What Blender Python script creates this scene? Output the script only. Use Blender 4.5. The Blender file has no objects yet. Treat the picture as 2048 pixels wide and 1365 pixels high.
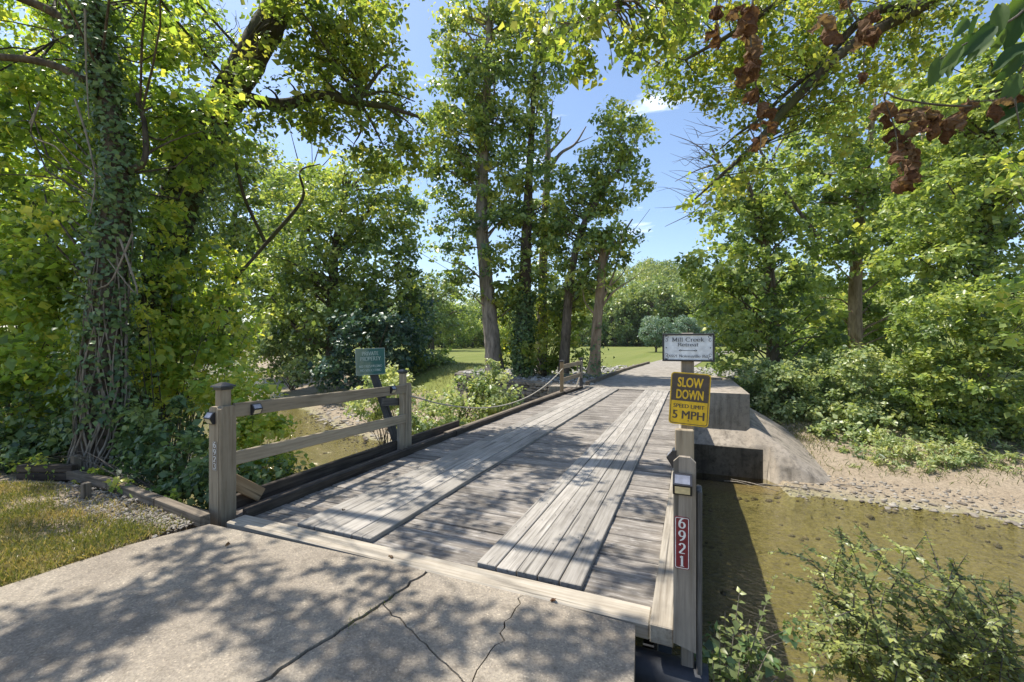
import bpy, bmesh, math, random
import numpy as np
from mathutils import Vector, Matrix, Quaternion

# ------------------------------------------------------------------ camera, sky, sun, exposure
sc = bpy.context.scene
C = sc.collection
F, CH, HY = 860.0, 1.7, 684.0                  # focal length in photo pixels, eye height over the deck, horizon row
TH = math.atan(355 / 860.0)                    # the bridge runs along +Y, the camera looks a little to its left
SN, CS = math.sin(TH), math.cos(TH)
cam = bpy.data.objects.new('camera', bpy.data.cameras.new('camera'))
C.objects.link(cam)
cam.location = (0, 0, CH)
cam.rotation_euler = (math.radians(90), 0, TH)
cam.data.sensor_width = 36
cam.data.lens = F / 2048 * 36
cam.data.clip_start = 0.05
cam.data.clip_end = 4000
sc.camera = cam

SUN = Vector((-0.47, 0.015, 1.0)).normalized()  # towards the sun
world = bpy.data.worlds.new('World')
sc.world = world
world.use_nodes = True
wn, wl = world.node_tree.nodes, world.node_tree.links
for n in list(wn): wn.remove(n)
wo = wn.new('ShaderNodeOutputWorld'); bg = wn.new('ShaderNodeBackground')
sky = wn.new('ShaderNodeTexSky'); sky.sky_type = 'NISHITA'; sky.sun_disc = False
sky.sun_elevation = math.asin(SUN.z); sky.sun_rotation = math.atan2(SUN.x, SUN.y)
sky.air_density = 1.0; sky.dust_density = 1.0; sky.ozone_density = 2.6
wtc = wn.new('ShaderNodeTexCoord'); wmap = wn.new('ShaderNodeMapping')
wmap.inputs['Scale'].default_value = (1.0, 1.0, 4.2)
cn = wn.new('ShaderNodeTexNoise'); cn.inputs['Scale'].default_value = 4.3; cn.inputs['Detail'].default_value = 7; cn.inputs['Roughness'].default_value = 0.56
cr = wn.new('ShaderNodeValToRGB'); cr.color_ramp.elements[0].position = 0.63; cr.color_ramp.elements[1].position = 0.8
cr.color_ramp.elements[0].color = (0, 0, 0, 1); cr.color_ramp.elements[1].color = (.8, .8, .8, 1)
cmx = wn.new('ShaderNodeMixRGB'); cmx.inputs[2].default_value = (8.6, 9.0, 9.6, 1)
wl.new(wtc.outputs['Generated'], wmap.inputs['Vector']); wl.new(wmap.outputs[0], cn.inputs['Vector'])
wl.new(cn.outputs['Fac'], cr.inputs[0]); wl.new(cr.outputs[0], cmx.inputs[0]); wl.new(sky.outputs[0], cmx.inputs[1])
wl.new(cmx.outputs[0], bg.inputs[0]); wl.new(bg.outputs[0], wo.inputs[0])
bg.inputs[1].default_value = 0.13

sun = bpy.data.objects.new('sun', bpy.data.lights.new('sun', 'SUN'))
C.objects.link(sun)
sun.data.energy = 4.3; sun.data.angle = math.radians(0.53); sun.data.color = (1.0, 0.94, 0.84)
sun.rotation_euler = SUN.to_track_quat('Z', 'Y').to_euler()
sun.location = (0, 0, 60)

sc.view_settings.view_transform = 'Standard'; sc.view_settings.look = 'None'
sc.view_settings.gamma = 1; sc.view_settings.use_curve_mapping = False
sc.view_settings.exposure = 0.88
sc.render.engine = 'CYCLES'
cy = sc.cycles
cy.max_bounces = 9; cy.diffuse_bounces = 5; cy.glossy_bounces = 2; cy.transmission_bounces = 6; cy.transparent_max_bounces = 8
cy.sample_clamp_indirect = 6; cy.caustics_reflective = False; cy.caustics_refractive = False
try: cy.use_denoising = True
except Exception: pass

rng = np.random.default_rng(11)
random.seed(5)

# ------------------------------------------------------------------ photo pixel -> place
def D(px, py, Z):
    X = (px - 1024) / F * Z
    return Vector((-SN * Z + CS * X, CS * Z + SN * X, CH - (py - HY) / F * Z))
def G(px, py, z=0.0): return D(px, py, F * (CH - z) / (py - HY))
def onx(px, py, x0): return D(px, py, x0 / (-SN + CS * (px - 1024) / F))
def ony(px, py, y0): return D(px, py, y0 / (CS + SN * (px - 1024) / F))

# ------------------------------------------------------------------ materials
def mat(name):
    m = bpy.data.materials.new(name); m.use_nodes = True
    nt = m.node_tree
    for n in list(nt.nodes): nt.nodes.remove(n)
    out = nt.nodes.new('ShaderNodeOutputMaterial')
    b = nt.nodes.new('ShaderNodeBsdfPrincipled')
    nt.links.new(b.outputs[0], out.inputs[0])
    return m, nt, b, out
def N(nt, t, **kw):
    n = nt.nodes.new('ShaderNode' + t)
    for k, v in kw.items():
        if k in n.inputs: n.inputs[k].default_value = v
        else: setattr(n, k, v)
    return n
def ramp(nt, fac, stops):
    r = nt.nodes.new('ShaderNodeValToRGB')
    e = r.color_ramp.elements
    while len(e) < len(stops): e.new(0.5)
    for k, (p, c) in enumerate(stops): e[k].position = p; e[k].color = (*c, 1) if len(c) == 3 else c
    nt.links.new(fac, r.inputs[0])
    return r.outputs[0]
def mix(nt, f, a, b, mode='MIX'):
    m = nt.nodes.new('ShaderNodeMixRGB'); m.blend_type = mode
    for i, v in enumerate((f, a, b)):
        if isinstance(v, (int, float)): m.inputs[i].default_value = v if i == 0 else (v, v, v, 1)
        elif isinstance(v, tuple): m.inputs[i].default_value = (*v, 1)
        else: nt.links.new(v, m.inputs[i])
    return m.outputs[0]
def noise(nt, vec, scale, detail=4, rough=.55, dist=0.0):
    n = N(nt, 'TexNoise', Scale=scale, Detail=detail, Roughness=rough, Distortion=dist)
    if vec is not None: nt.links.new(vec, n.inputs['Vector'])
    return n.outputs['Fac']
def bump(nt, b, h, strength, dist=.01):
    n = N(nt, 'Bump', Strength=strength, Distance=dist)
    nt.links.new(h, n.inputs['Height']); nt.links.new(n.outputs[0], b.inputs['Normal'])
def plain(name, col, rough=.5, metal=0.0, spec=.5):
    m, nt, b, o = mat(name)
    tc = N(nt, 'TexCoord')
    f = mix(nt, .5, noise(nt, tc.outputs['Object'], 30, 5), noise(nt, tc.outputs['Object'], 7, 6, .7))
    c = mix(nt, 1.0, tuple(col), ramp(nt, f, [(.34, (.68,) * 3), (.62, (1.1,) * 3)]), 'MULTIPLY')
    nt.links.new(c, b.inputs['Base Color']); b.inputs['Roughness'].default_value = rough
    b.inputs['Metallic'].default_value = metal; b.inputs['Specular IOR Level'].default_value = spec
    return m
def wood(name, base, dark, light, stain=.5, grain=1.0, rough=.85, fleck=0.0):
    m, nt, b, o = mat(name)
    tc = N(nt, 'TexCoord'); oi = N(nt, 'ObjectInfo')
    mul = N(nt, 'VectorMath', operation='MULTIPLY'); nt.links.new(tc.outputs['Object'], mul.inputs[0]); mul.inputs[1].default_value = (1.1, 26 * grain, 26 * grain)
    off = N(nt, 'VectorMath', operation='SCALE'); off.inputs[0].default_value = (37, 91, 53); nt.links.new(oi.outputs['Random'], off.inputs['Scale'])
    add = N(nt, 'VectorMath', operation='ADD'); nt.links.new(mul.outputs[0], add.inputs[0]); nt.links.new(off.outputs[0], add.inputs[1])
    add2 = N(nt, 'VectorMath', operation='ADD'); nt.links.new(tc.outputs['Object'], add2.inputs[0]); nt.links.new(off.outputs[0], add2.inputs[1])
    g = noise(nt, add.outputs[0], 1.6, 6, .62, .25)
    col = ramp(nt, g, [(.28, dark), (.5, base), (.72, light)])
    # long dark checks along the grain
    mul2 = N(nt, 'VectorMath', operation='MULTIPLY'); nt.links.new(add2.outputs[0], mul2.inputs[0]); mul2.inputs[1].default_value = (.7, 24, 24)
    ck = noise(nt, mul2.outputs[0], 1.0, 3, .5, .3)
    ckr = ramp(nt, ck, [(.30, (.25,) * 3), (.37, (1,) * 3)])
    col = mix(nt, .75, col, ckr, 'MULTIPLY')
    s = noise(nt, add2.outputs[0], 2.6, 5, .6)
    col = mix(nt, ramp(nt, s, [(.45, (0, 0, 0)), (.75, (stain,) * 3)]), col, tuple(x * .35 for x in dark))
    if fleck:
        mul3 = N(nt, 'VectorMath', operation='MULTIPLY'); nt.links.new(add2.outputs[0], mul3.inputs[0]); mul3.inputs[1].default_value = (9, 60, 60)
        fl = noise(nt, mul3.outputs[0], 1.0, 4, .6)
        col = mix(nt, ramp(nt, fl, [(.55, (0, 0, 0)), (.68, (fleck,) * 3)]), col, tuple(min(1, x * 1.25) for x in light))
    var = N(nt, 'MapRange'); nt.links.new(oi.outputs['Random'], var.inputs[0]); var.inputs[3].default_value = .78; var.inputs[4].default_value = 1.18
    col = mix(nt, 1.0, col, var.outputs[0], 'MULTIPLY')
    nt.links.new(col, b.inputs['Base Color']); b.inputs['Roughness'].default_value = rough; b.inputs['Specular IOR Level'].default_value = .25
    hh = mix(nt, .5, g, ckr)
    bump(nt, b, hh, .55, .006)
    return m
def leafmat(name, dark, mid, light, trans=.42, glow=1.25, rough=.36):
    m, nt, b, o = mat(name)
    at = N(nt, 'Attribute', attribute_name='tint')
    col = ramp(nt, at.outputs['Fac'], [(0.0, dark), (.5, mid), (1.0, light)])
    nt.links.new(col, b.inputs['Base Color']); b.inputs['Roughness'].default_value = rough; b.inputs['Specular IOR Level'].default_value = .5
    t = N(nt, 'BsdfTranslucent')
    tcol = mix(nt, 1.0, col, (1.42 * glow, 1.36 * glow, .7 * glow), 'MULTIPLY')
    nt.links.new(tcol, t.inputs['Color'])
    mx = N(nt, 'MixShader'); mx.inputs[0].default_value = min(.56, trans * 1.08)
    nt.links.new(b.outputs[0], mx.inputs[1]); nt.links.new(t.outputs[0], mx.inputs[2]); nt.links.new(mx.outputs[0], o.inputs[0])
    return m
def bark(name, c0, c1, moss=None, vs=9):
    m, nt, b, o = mat(name)
    tc = N(nt, 'TexCoord')
    mp = N(nt, 'VectorMath', operation='MULTIPLY'); nt.links.new(tc.outputs['Object'], mp.inputs[0]); mp.inputs[1].default_value = (1, 1, .22)
    f = noise(nt, mp.outputs[0], vs, 7, .65, .6)
    col = ramp(nt, f, [(.32, c0), (.62, c1)])
    f2 = noise(nt, tc.outputs['Object'], 1.7, 4)
    if moss: col = mix(nt, ramp(nt, f2, [(.45, (0, 0, 0)), (.62, (.8,) * 3)]), col, moss)
    nt.links.new(col, b.inputs['Base Color']); b.inputs['Roughness'].default_value = .9; b.inputs['Specular IOR Level'].default_value = .2
    bump(nt, b, f, .9, .04)
    return m
def stone(name, cols, scale=6, bs=.5):
    m, nt, b, o = mat(name)
    tc = N(nt, 'TexCoord'); oi = N(nt, 'ObjectInfo')
    at = N(nt, 'Attribute', attribute_name='tint')
    sm = N(nt, 'Math', operation='ADD'); nt.links.new(oi.outputs['Random'], sm.inputs[0]); nt.links.new(at.outputs['Fac'], sm.inputs[1])
    fr = N(nt, 'Math', operation='FRACT'); nt.links.new(sm.outputs[0], fr.inputs[0])
    k = len(cols) - 1
    col = ramp(nt, fr.outputs[0], [(i / k, c) for i, c in enumerate(cols)])
    f = noise(nt, tc.outputs['Object'], scale * 4, 6, .65)
    col = mix(nt, 1.0, col, ramp(nt, f, [(.25, (.55,) * 3), (.75, (1.2,) * 3)]), 'MULTIPLY')
    nt.links.new(col, b.inputs['Base Color']); b.inputs['Roughness'].default_value = .9; b.inputs['Specular IOR Level'].default_value = .2
    bump(nt, b, f, bs, .02)
    return m
def concrete(name, base, dark, stain=(.05, .045, .04), sf=.5, agg=True, sscale=1.2):
    m, nt, b, o = mat(name)
    tc = N(nt, 'TexCoord'); P = tc.outputs['Object']
    v = N(nt, 'TexVoronoi', Scale=105.0); nt.links.new(P, v.inputs['Vector'])
    f = noise(nt, P, 55, 6, .7); f2 = noise(nt, P, sscale, 6, .62); f3 = noise(nt, P, 9, 5, .6)
    col = ramp(nt, f2, [(.3, dark), (.6, base)])
    if agg:
        wn_ = N(nt, 'SeparateColor'); nt.links.new(v.outputs['Color'], wn_.inputs[0])
        col = mix(nt, .8, col, ramp(nt, wn_.outputs[0], [(.0, (.74, .73, .72)), (.55, (.98, .98, .98)), (.93, (1.1, 1.08, 1.04)), (1.0, (1.6, 1.57, 1.5))]), 'MULTIPLY')
    col = mix(nt, .8, col, ramp(nt, f, [(.3, (.7,) * 3), (.7, (1.25,) * 3)]), 'MULTIPLY')
    col = mix(nt, ramp(nt, f3, [(.5, (0, 0, 0)), (.8, (sf,) * 3)]), col, stain)
    nt.links.new(col, b.inputs['Base Color']); b.inputs['Roughness'].default_value = .92; b.inputs['Specular IOR Level'].default_value = .2
    if not agg:
        st = N(nt, 'VectorMath', operation='MULTIPLY'); nt.links.new(P, st.inputs[0]); st.inputs[1].default_value = (3.5, 3.5, .35)
        fs = noise(nt, st.outputs[0], 1.0, 5, .65)
        col = mix(nt, ramp(nt, fs, [(.48, (0, 0, 0)), (.7, (.65,) * 3)]), col, stain); nt.links.new(col, b.inputs['Base Color'])
    bump(nt, b, mix(nt, .5, f, v.outputs['Distance']), .5, .008)
    return m

M = {}
M['track'] = wood('weathered grey plank', (0.302, 0.279, 0.245), (0.180, 0.162, 0.138), (0.384, 0.356, 0.316), .35)
M['ledge'] = wood('weathered deck timber', (0.148, 0.119, 0.096), (0.072, 0.054, 0.044), (0.259, 0.224, 0.189), .8, .8, .9, .65)
M['deck'] = wood('weathered deck timber', (.22, .196, .168), (.105, .09, .075), (.335, .31, .28), .6, .8, .9, .7)
M['beam'] = wood('threshold timber', (0.344, 0.302, 0.240), (0.215, 0.181, 0.136), (0.430, 0.386, 0.316), .45)
M['fence'] = wood('fence timber', (0.300, 0.245, 0.171), (0.190, 0.149, 0.099), (0.370, 0.312, 0.225), .25, .8)
M['fence2'] = wood('grey fence timber', (0.270, 0.235, 0.194), (0.170, 0.144, 0.108), (0.360, 0.317, 0.257), .35, .8)
M['curb'] = wood('dark creosote timber', (0.059, 0.048, 0.038), (0.025, 0.020, 0.017), (0.105, 0.085, 0.066), .6)
M['timber'] = wood('landscape timber', (.17, .14, .105), (.08, .065, .05), (.26, .22, .17), .6)
M['newwood'] = wood('fresh timber', (.36, .25, .14), (.24, .155, .08), (.44, .32, .19), .15, .6)
M['oldpost'] = wood('old grey post', (.12, .115, .11), (.05, .048, .045), (.2, .195, .185), .5)
M['black'] = plain('black metal', (.025, .025, .028), .35)
M['steel'] = plain('weathered steel', (.03, .034, .042), .6, .2)
M['lens'] = plain('cream lamp lens', (.62, .55, .36), .3)
M['solar'] = plain('solar cell glass', (.2, .21, .25), .12, .0, .8)
M['white'] = plain('white paint', (.72, .72, .70), .5)
M['signwhite'] = plain('white sign face', (.66, .69, .71), .4)
M['ink'] = plain('dark blue ink', (.03, .035, .05), .5)
M['yellow'] = plain('yellow sign paint', (.68, .43, .015), .35)
M['signbrown'] = plain('dark brown sign paint', (.06, .045, .035), .4)
M['red'] = plain('maroon sign paint', (.17, .008, .02), .35)
M['brownplate'] = plain('brown number plate', (.16, .12, .085), .5)
M['rope'] = plain('pale rope', (.42, .38, .31), .9)
M['wire'] = plain('cable', (.05, .05, .055), .5)
M['concrete'] = concrete('exposed aggregate concrete', (0.290, 0.252, 0.200), (0.202, 0.172, 0.137), (0.059, 0.050, 0.041), .55)
M['abut'] = concrete('old cast concrete', (0.359, 0.313, 0.254), (0.245, 0.211, 0.166), (0.036, 0.031, 0.026), .55, False, .9)
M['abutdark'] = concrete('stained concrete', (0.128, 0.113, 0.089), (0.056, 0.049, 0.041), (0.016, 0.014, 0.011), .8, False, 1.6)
M['slab2'] = concrete('far concrete', (0.302, 0.275, 0.234), (0.227, 0.205, 0.172), (0.101, 0.090, 0.078), .4, False)
M['gravel'] = stone('dull gravel', [(.15, .125, .10), (.28, .245, .2), (.38, .35, .30), (.2, .175, .145)], 8)
M['riprap'] = stone('limestone', [(.22, .21, .195), (.36, .35, .33), (.45, .44, .41), (.28, .265, .245)], 4)
M['wallstone'] = stone('field stone', [(.10, .09, .075), (.2, .18, .15), (.28, .25, .21), (.15, .14, .12)], 5, .8)
M['bark'] = bark('brown bark', (.05, .04, .03), (.18, .145, .11))
M['barkdark'] = bark('dark bark', (.032, .026, .02), (.12, .096, .072))
M['barkgrey'] = bark('grey bark', (.10, .085, .07), (.32, .275, .23), None, 6)
M['barkpale'] = bark('peeling bark', (.13, .09, .055), (.34, .26, .18), None, 5)
M['barkmoss'] = bark('mossy bark', (.025, .022, .018), (.09, .075, .055), (.06, .065, .02))
M['vine'] = bark('grey vine stem', (.12, .105, .085), (.32, .28, .23), None, 20)
M['twig'] = bark('bare twig', (.06, .05, .04), (.17, .15, .125), None, 20)
# foliage: dark / mid / light
M['l_vine'] = leafmat('grape vine leaf', (0.0817, 0.1368, 0.0363), (0.264, 0.3855, 0.078), (0.5, 0.5, 0.107), .46, 1.35)
M['l_ivy'] = leafmat('dark ivy leaf', (0.0416, 0.0815, 0.0382), (0.1155, 0.1923, 0.0741), (0.2451, 0.3188, 0.1065), .30, 1.1)
M['l_over'] = leafmat('overhead leaf', (0.0713, 0.1179, 0.0283), (0.2051, 0.2766, 0.0612), (0.3818, 0.3736, 0.0897), .48, 1.35)
M['l_syc'] = leafmat('sycamore leaf', (0.0701, 0.1228, 0.0462), (0.2477, 0.3361, 0.0945), (0.5, 0.5, 0.1366), .40, 1.2)
M['l_tree'] = leafmat('broad tree leaf', (0.075, 0.1216, 0.0433), (0.2254, 0.3091, 0.0879), (0.4415, 0.4537, 0.1252), .42, 1.25)
M['l_right'] = leafmat('bank tree leaf', (0.0807, 0.1289, 0.0484), (0.2448, 0.3334, 0.0976), (0.4381, 0.4665, 0.1436), .42, 1.2)
M['l_bush'] = leafmat('honeysuckle leaf', (0.0906, 0.1436, 0.0679), (0.2638, 0.3454, 0.1539), (0.459, 0.4898, 0.2509), .40, 1.15)
M['l_dark'] = leafmat('cedar foliage', (0.0189, 0.0481, 0.0356), (0.0586, 0.1197, 0.0768), (0.1197, 0.199, 0.1129), .25, 1.0)
M['l_privet'] = leafmat('privet leaf', (0.0612, 0.09, 0.0386), (0.1696, 0.2118, 0.0832), (0.3874, 0.4147, 0.1222), .38, 1.15)
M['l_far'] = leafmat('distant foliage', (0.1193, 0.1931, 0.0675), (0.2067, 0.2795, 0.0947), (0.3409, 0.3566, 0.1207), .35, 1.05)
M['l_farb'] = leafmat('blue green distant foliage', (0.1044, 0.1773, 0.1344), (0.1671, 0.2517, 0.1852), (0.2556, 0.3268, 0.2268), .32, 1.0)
M['l_dead'] = leafmat('dead brown leaf', (0.085, 0.0418, 0.0264), (0.1615, 0.0935, 0.06), (0.2465, 0.1815, 0.126), .28, .9, .6)
_m = M['l_dead']; _nt = _m.node_tree; _p = [n for n in _nt.nodes if n.type == 'BSDF_PRINCIPLED'][0]; _p.inputs['Specular IOR Level'].default_value = .12; _p.inputs['Roughness'].default_value = .85
_src = _p.inputs['Base Color'].links[0].from_socket; _tc = N(_nt, 'TexCoord'); _n1 = noise(_nt, _tc.outputs['Object'], 9, 6, .7)
_nt.links.new(mix(_nt, 1.0, _src, ramp(_nt, _n1, [(.3, (.45, .4, .36)), (.7, (1.35, 1.3, 1.2))]), 'MULTIPLY'), _p.inputs['Base Color'])
M['l_big'] = leafmat('large dark leaf', (0.0286, 0.0715, 0.0182), (0.052, 0.1105, 0.026), (0.104, 0.169, 0.0364), .45, .9, .6)
M['grass'] = leafmat('grass blade', (0.1001, 0.1317, 0.0308), (0.1859, 0.1977, 0.0515), (0.429, 0.3294, 0.1716), .35, 1.0)
M['bankgrass'] = leafmat('bank grass blade', (0.0726, 0.1056, 0.0319), (0.1694, 0.1878, 0.0581), (0.3267, 0.2934, 0.1452), .38, 1.0)
M['straw'] = plain('dry straw', (.3, .22, .12), .9)

# ------------------------------------------------------------------ object helpers
def link(o, parent=None):
    C.objects.link(o)
    if parent is not None:
        o.parent = parent
        o.matrix_parent_inverse = Matrix.Translation(-parent.location) @ Matrix.Identity(4)
    return o
def tag(o, label=None, cat=None, group=None, kind=None):
    if label: o['label'] = label
    if cat: o['category'] = cat
    if group: o['group'] = group
    if kind: o['kind'] = kind
    return o
def thing(name, loc, label, cat, group=None):
    o = bpy.data.objects.new(name, None); o.empty_display_size = .2
    o.location = loc; C.objects.link(o)
    return tag(o, label, cat, group)
def mobj(name, me, m, parent=None):
    if m is not None and len(me.materials) == 0: me.materials.append(M[m] if isinstance(m, str) else m)
    return link(bpy.data.objects.new(name, me), parent)
def pydata(name, v, f, smooth=False):
    me = bpy.data.meshes.new(name); me.from_pydata([tuple(x) for x in v], [], f); me.update()
    if smooth: me.polygons.foreach_set('use_smooth', [True] * len(me.polygons))
    return me
_bc = {}
def boxmesh(l, w, t, bev=.006):
    key = (round(l, 2), round(w, 3), round(t, 3), bev)
    if key in _bc: return _bc[key]
    bm = bmesh.new(); bmesh.ops.create_cube(bm, size=1)
    bmesh.ops.scale(bm, vec=(l, w, t), verts=bm.verts)
    if bev: bmesh.ops.bevel(bm, geom=list(bm.edges), offset=min(bev, t * .3), segments=1, affect='EDGES')
    me = bpy.data.meshes.new('board'); bm.to_mesh(me); bm.free()
    _bc[key] = me
    return me
_bm = {}
def board(name, p0, p1, w, t, m, parent=None, up=(0, 0, 1), bev=.006):
    """a board from p0 to p1 (centre line); t is its thickness along up, w its width across"""
    p0, p1 = Vector(p0), Vector(p1)
    x = (p1 - p0); L = x.length; x.normalize()
    z = Vector(up); z = (z - x * z.dot(x)).normalized(); y = z.cross(x)
    key = (round(L, 2), round(w, 3), round(t, 3), bev, m)
    if key not in _bm:
        me = boxmesh(L, w, t, bev).copy(); me.materials.append(M[m]); _bm[key] = me
    o = bpy.data.objects.new(name, _bm[key])
    R = Matrix((x, y, z)).transposed().to_4x4()
    o.matrix_world = Matrix.Translation((p0 + p1) / 2) @ R
    return link(o, parent)
def smooth_path(pts, rad, n=6):
    pts = np.array([list(p) for p in pts], float); rad = np.array(rad, float)
    if len(pts) < 3: n = max(n, 2)
    P = np.vstack([2 * pts[0] - pts[1], pts, 2 * pts[-1] - pts[-2]])
    out, ro = [], []
    for i in range(len(pts) - 1):
        p0, p1, p2, p3 = P[i:i + 4]
        for k in range(n):
            t = k / n
            out.append(.5 * (2 * p1 + (p2 - p0) * t + (2 * p0 - 5 * p1 + 4 * p2 - p3) * t * t + (3 * p1 - p0 - 3 * p2 + p3) * t ** 3))
            ro.append(rad[i] * (1 - t) + rad[i + 1] * t)
    out.append(pts[-1]); ro.append(rad[-1])
    return np.array(out), np.array(ro)
class Tubes:
    def __init__(s): s.V, s.Fc, s.n = [], [], 0
    def add(s, P, R, sides=7, wob=0.0):
        P = np.asarray(P, float); R = np.asarray(R, float); m = len(P)
        T = np.gradient(P, axis=0); T /= np.linalg.norm(T, axis=1)[:, None] + 1e-9
        ref = np.array([0, 0, 1.0]) if abs(T[:, 2]).mean() < .8 else np.array([1.0, 0, 0])
        A = np.cross(T, ref); A /= np.linalg.norm(A, axis=1)[:, None] + 1e-9
        B = np.cross(T, A)
        ang = np.linspace(0, 2 * math.pi, sides, endpoint=False)
        rr = R[:, None] * (1 + wob * rng.uniform(-1, 1, (m, sides)))
        V = P[:, None] + rr[..., None] * (np.cos(ang)[None, :, None] * A[:, None] + np.sin(ang)[None, :, None] * B[:, None])
        s.V.append(V.reshape(-1, 3))
        i, j = np.meshgrid(np.arange(m - 1), np.arange(sides), indexing='ij')
        j2 = (j + 1) % sides
        q = np.stack([i * sides + j, i * sides + j2, (i + 1) * sides + j2, (i + 1) * sides + j], -1).reshape(-1, 4) + s.n
        s.Fc.append(q); s.n += m * sides
    def path(s, pts, rad, sides=7, wob=0.0, n=6):
        P, R = smooth_path(pts, rad, n); s.add(P, R, sides, wob); return P, R
    def mesh(s, name):
        V = np.vstack(s.V); q = np.vstack(s.Fc)
        me = bpy.data.meshes.new(name)
        me.vertices.add(len(V)); me.vertices.foreach_set('co', V.astype(np.float32).ravel())
        me.loops.add(q.size); me.loops.foreach_set('vertex_index', q.astype(np.int32).ravel())
        me.polygons.add(len(q)); me.polygons.foreach_set('loop_start', np.arange(0, q.size, 4, dtype=np.int32))
        me.polygons.foreach_set('use_smooth', np.ones(len(q), bool))
        me.update(calc_edges=True); return me
def unit(a): return a / (np.linalg.norm(a, axis=1)[:, None] + 1e-9)
LEAF = {'tri2': (np.array([[0, 0, 0], [.45, .36, .07], [1, 0, -.08], [.45, -.36, .07]]), [[0, 2, 1], [0, 3, 2]]),
        'leaf5': (np.array([[0, 0, 0], [.5, 0, -.03], [1, 0, -.16], [.36, .34, .08], [.36, -.34, .08]]), [[0, 1, 3], [1, 2, 3], [0, 4, 1], [1, 4, 2]]),
        'long': (np.array([[0, 0, 0], [.45, .19, .04], [1, 0, -.15], [.45, -.19, .04]]), [[0, 2, 1], [0, 3, 2]]),
        'lobe': (np.array([[0, 0, 0], [.12, .42, .05], [.5, .46, .1], [.62, .2, .02], [1, 0, -.12], [.62, -.2, .02], [.5, -.46, .1], [.12, -.42, .05], [.35, 0, -.02]]),
                 [[0, 8, 1], [1, 8, 2], [2, 8, 3], [3, 8, 4], [8, 0, 7], [8, 7, 6], [8, 6, 5], [8, 5, 4]]),
        'blade': (np.array([[0, .035, 0], [0, -.035, 0], [.6, .02, .06], [1, 0, .28]]), [[0, 1, 2], [1, 3, 2]])}
class Leaves:
    def __init__(s): s.P, s.S, s.T, s.Nn, s.Tg = [], [], [], [], []
    def add(s, P, size, tint, normal=None, tang=None):
        P = np.asarray(P, float); n = len(P)
        s.P.append(P); s.S.append(np.broadcast_to(np.asarray(size, float), n).copy()); s.T.append(np.clip(np.broadcast_to(tint, n), 0, 1).copy())
        if normal is None: normal = unit(rng.normal(size=(n, 3)) * .75 + np.array([0, 0, .75]))
        if tang is None: tang = rng.normal(size=(n, 3)) + np.array([0, 0, -.35])
        s.Nn.append(np.broadcast_to(normal, (n, 3))); s.Tg.append(np.broadcast_to(tang, (n, 3)))
    def count(s): return sum(len(p) for p in s.P)
    def mesh(s, name, shape='tri2'):
        P, S, T = np.vstack(s.P), np.concatenate(s.S), np.concatenate(s.T)
        nn = unit(np.vstack(s.Nn)); tg = np.vstack(s.Tg)
        tg = unit(tg - nn * (tg * nn).sum(1)[:, None]); bt = np.cross(nn, tg)
        tv, tf = LEAF[shape]; tf = np.array(tf); k = len(tv); n = len(P)
        V = P[:, None] + S[:, None, None] * (tv[None, :, 0:1] * tg[:, None] + tv[None, :, 1:2] * bt[:, None] + tv[None, :, 2:3] * nn[:, None])
        f = (tf[None] + (np.arange(n) * k)[:, None, None]).reshape(-1, 3)
        me = bpy.data.meshes.new(name)
        me.vertices.add(n * k); me.vertices.foreach_set('co', V.astype(np.float32).ravel())
        me.loops.add(f.size); me.loops.foreach_set('vertex_index', f.astype(np.int32).ravel())
        me.polygons.add(len(f)); me.polygons.foreach_set('loop_start', np.arange(0, f.size, 3, dtype=np.int32))
        a = me.attributes.new('tint', 'FLOAT', 'FACE'); a.data.foreach_set('value', np.repeat(T, len(tf)).astype(np.float32))
        me.update(calc_edges=True)
        return me
RIGHT = np.array([CS, SN, 0.0]); FWD = np.array([-SN, CS, 0.0]); UP = np.array([0, 0, 1.0])
def ball(n, shell=.45):
    d = unit(rng.normal(size=(n, 3))); r = rng.uniform(0, 1, n) ** (1 / 3.0)
    r = shell + (1 - shell) * r if shell else r
    return d * r[:, None]
def blob_clumps(px, py, rx, ry, Z, rd, n, shell=.35):
    u = ball(n, 0); k = rng.uniform(size=n) < .6
    u[k] = unit(u[k]) * rng.uniform(.7, 1.0, k.sum())[:, None]
    c = np.array(D(px, py, Z)); a, b = rx * Z / F, ry * Z / F
    return c + u[:, 0:1] * a * RIGHT + u[:, 1:2] * rd * FWD + u[:, 2:3] * b * UP, u
COVX = 1.55
def fill(L, blobs, size, per=45, spread=.35, cov=2.4, tint=(.45, .2), flat=.6, top=.25):
    """fill blobs (px,py,rx,ry,Z,depth radius[,coverage]) with clumps of leaves; returns the clump centres"""
    cs = []
    for bl in blobs:
        px, py, rx, ry, Z, rd = bl[:6]; cv = COVX * cov * (bl[6] if len(bl) > 6 else 1)
        la = .36 * (size * F / Z) ** 2
        n = max(per, int(cv * math.pi * rx * ry / la)); m = max(2, n // per)
        c, u = blob_clumps(px, py, rx, ry, Z, rd, m)
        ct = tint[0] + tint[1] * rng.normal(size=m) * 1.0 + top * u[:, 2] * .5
        cnt = np.maximum(4, rng.normal(per, per * .4, m)).astype(int)
        idx = np.repeat(np.arange(m), cnt); t = len(idx)
        sp = spread * rng.uniform(.6, 1.35, m)[idx][:, None]
        off = ball(t, 0) * sp * np.array([1, 1, flat])
        P = c[idx] + off
        outw = unit(u[:, 0:1] * RIGHT + u[:, 1:2] * FWD + u[:, 2:3] * UP)[idx]
        nm = unit(rng.normal(size=(t, 3)) * .62 + np.array([0, 0, .62]) + outw * .35)
        L.add(P, size * np.clip(rng.lognormal(-.08, .34, t), .4, 1.9), ct[idx] + rng.normal(size=t) * .2, nm)
        cs.append(c)
    return np.vstack(cs)
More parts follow.
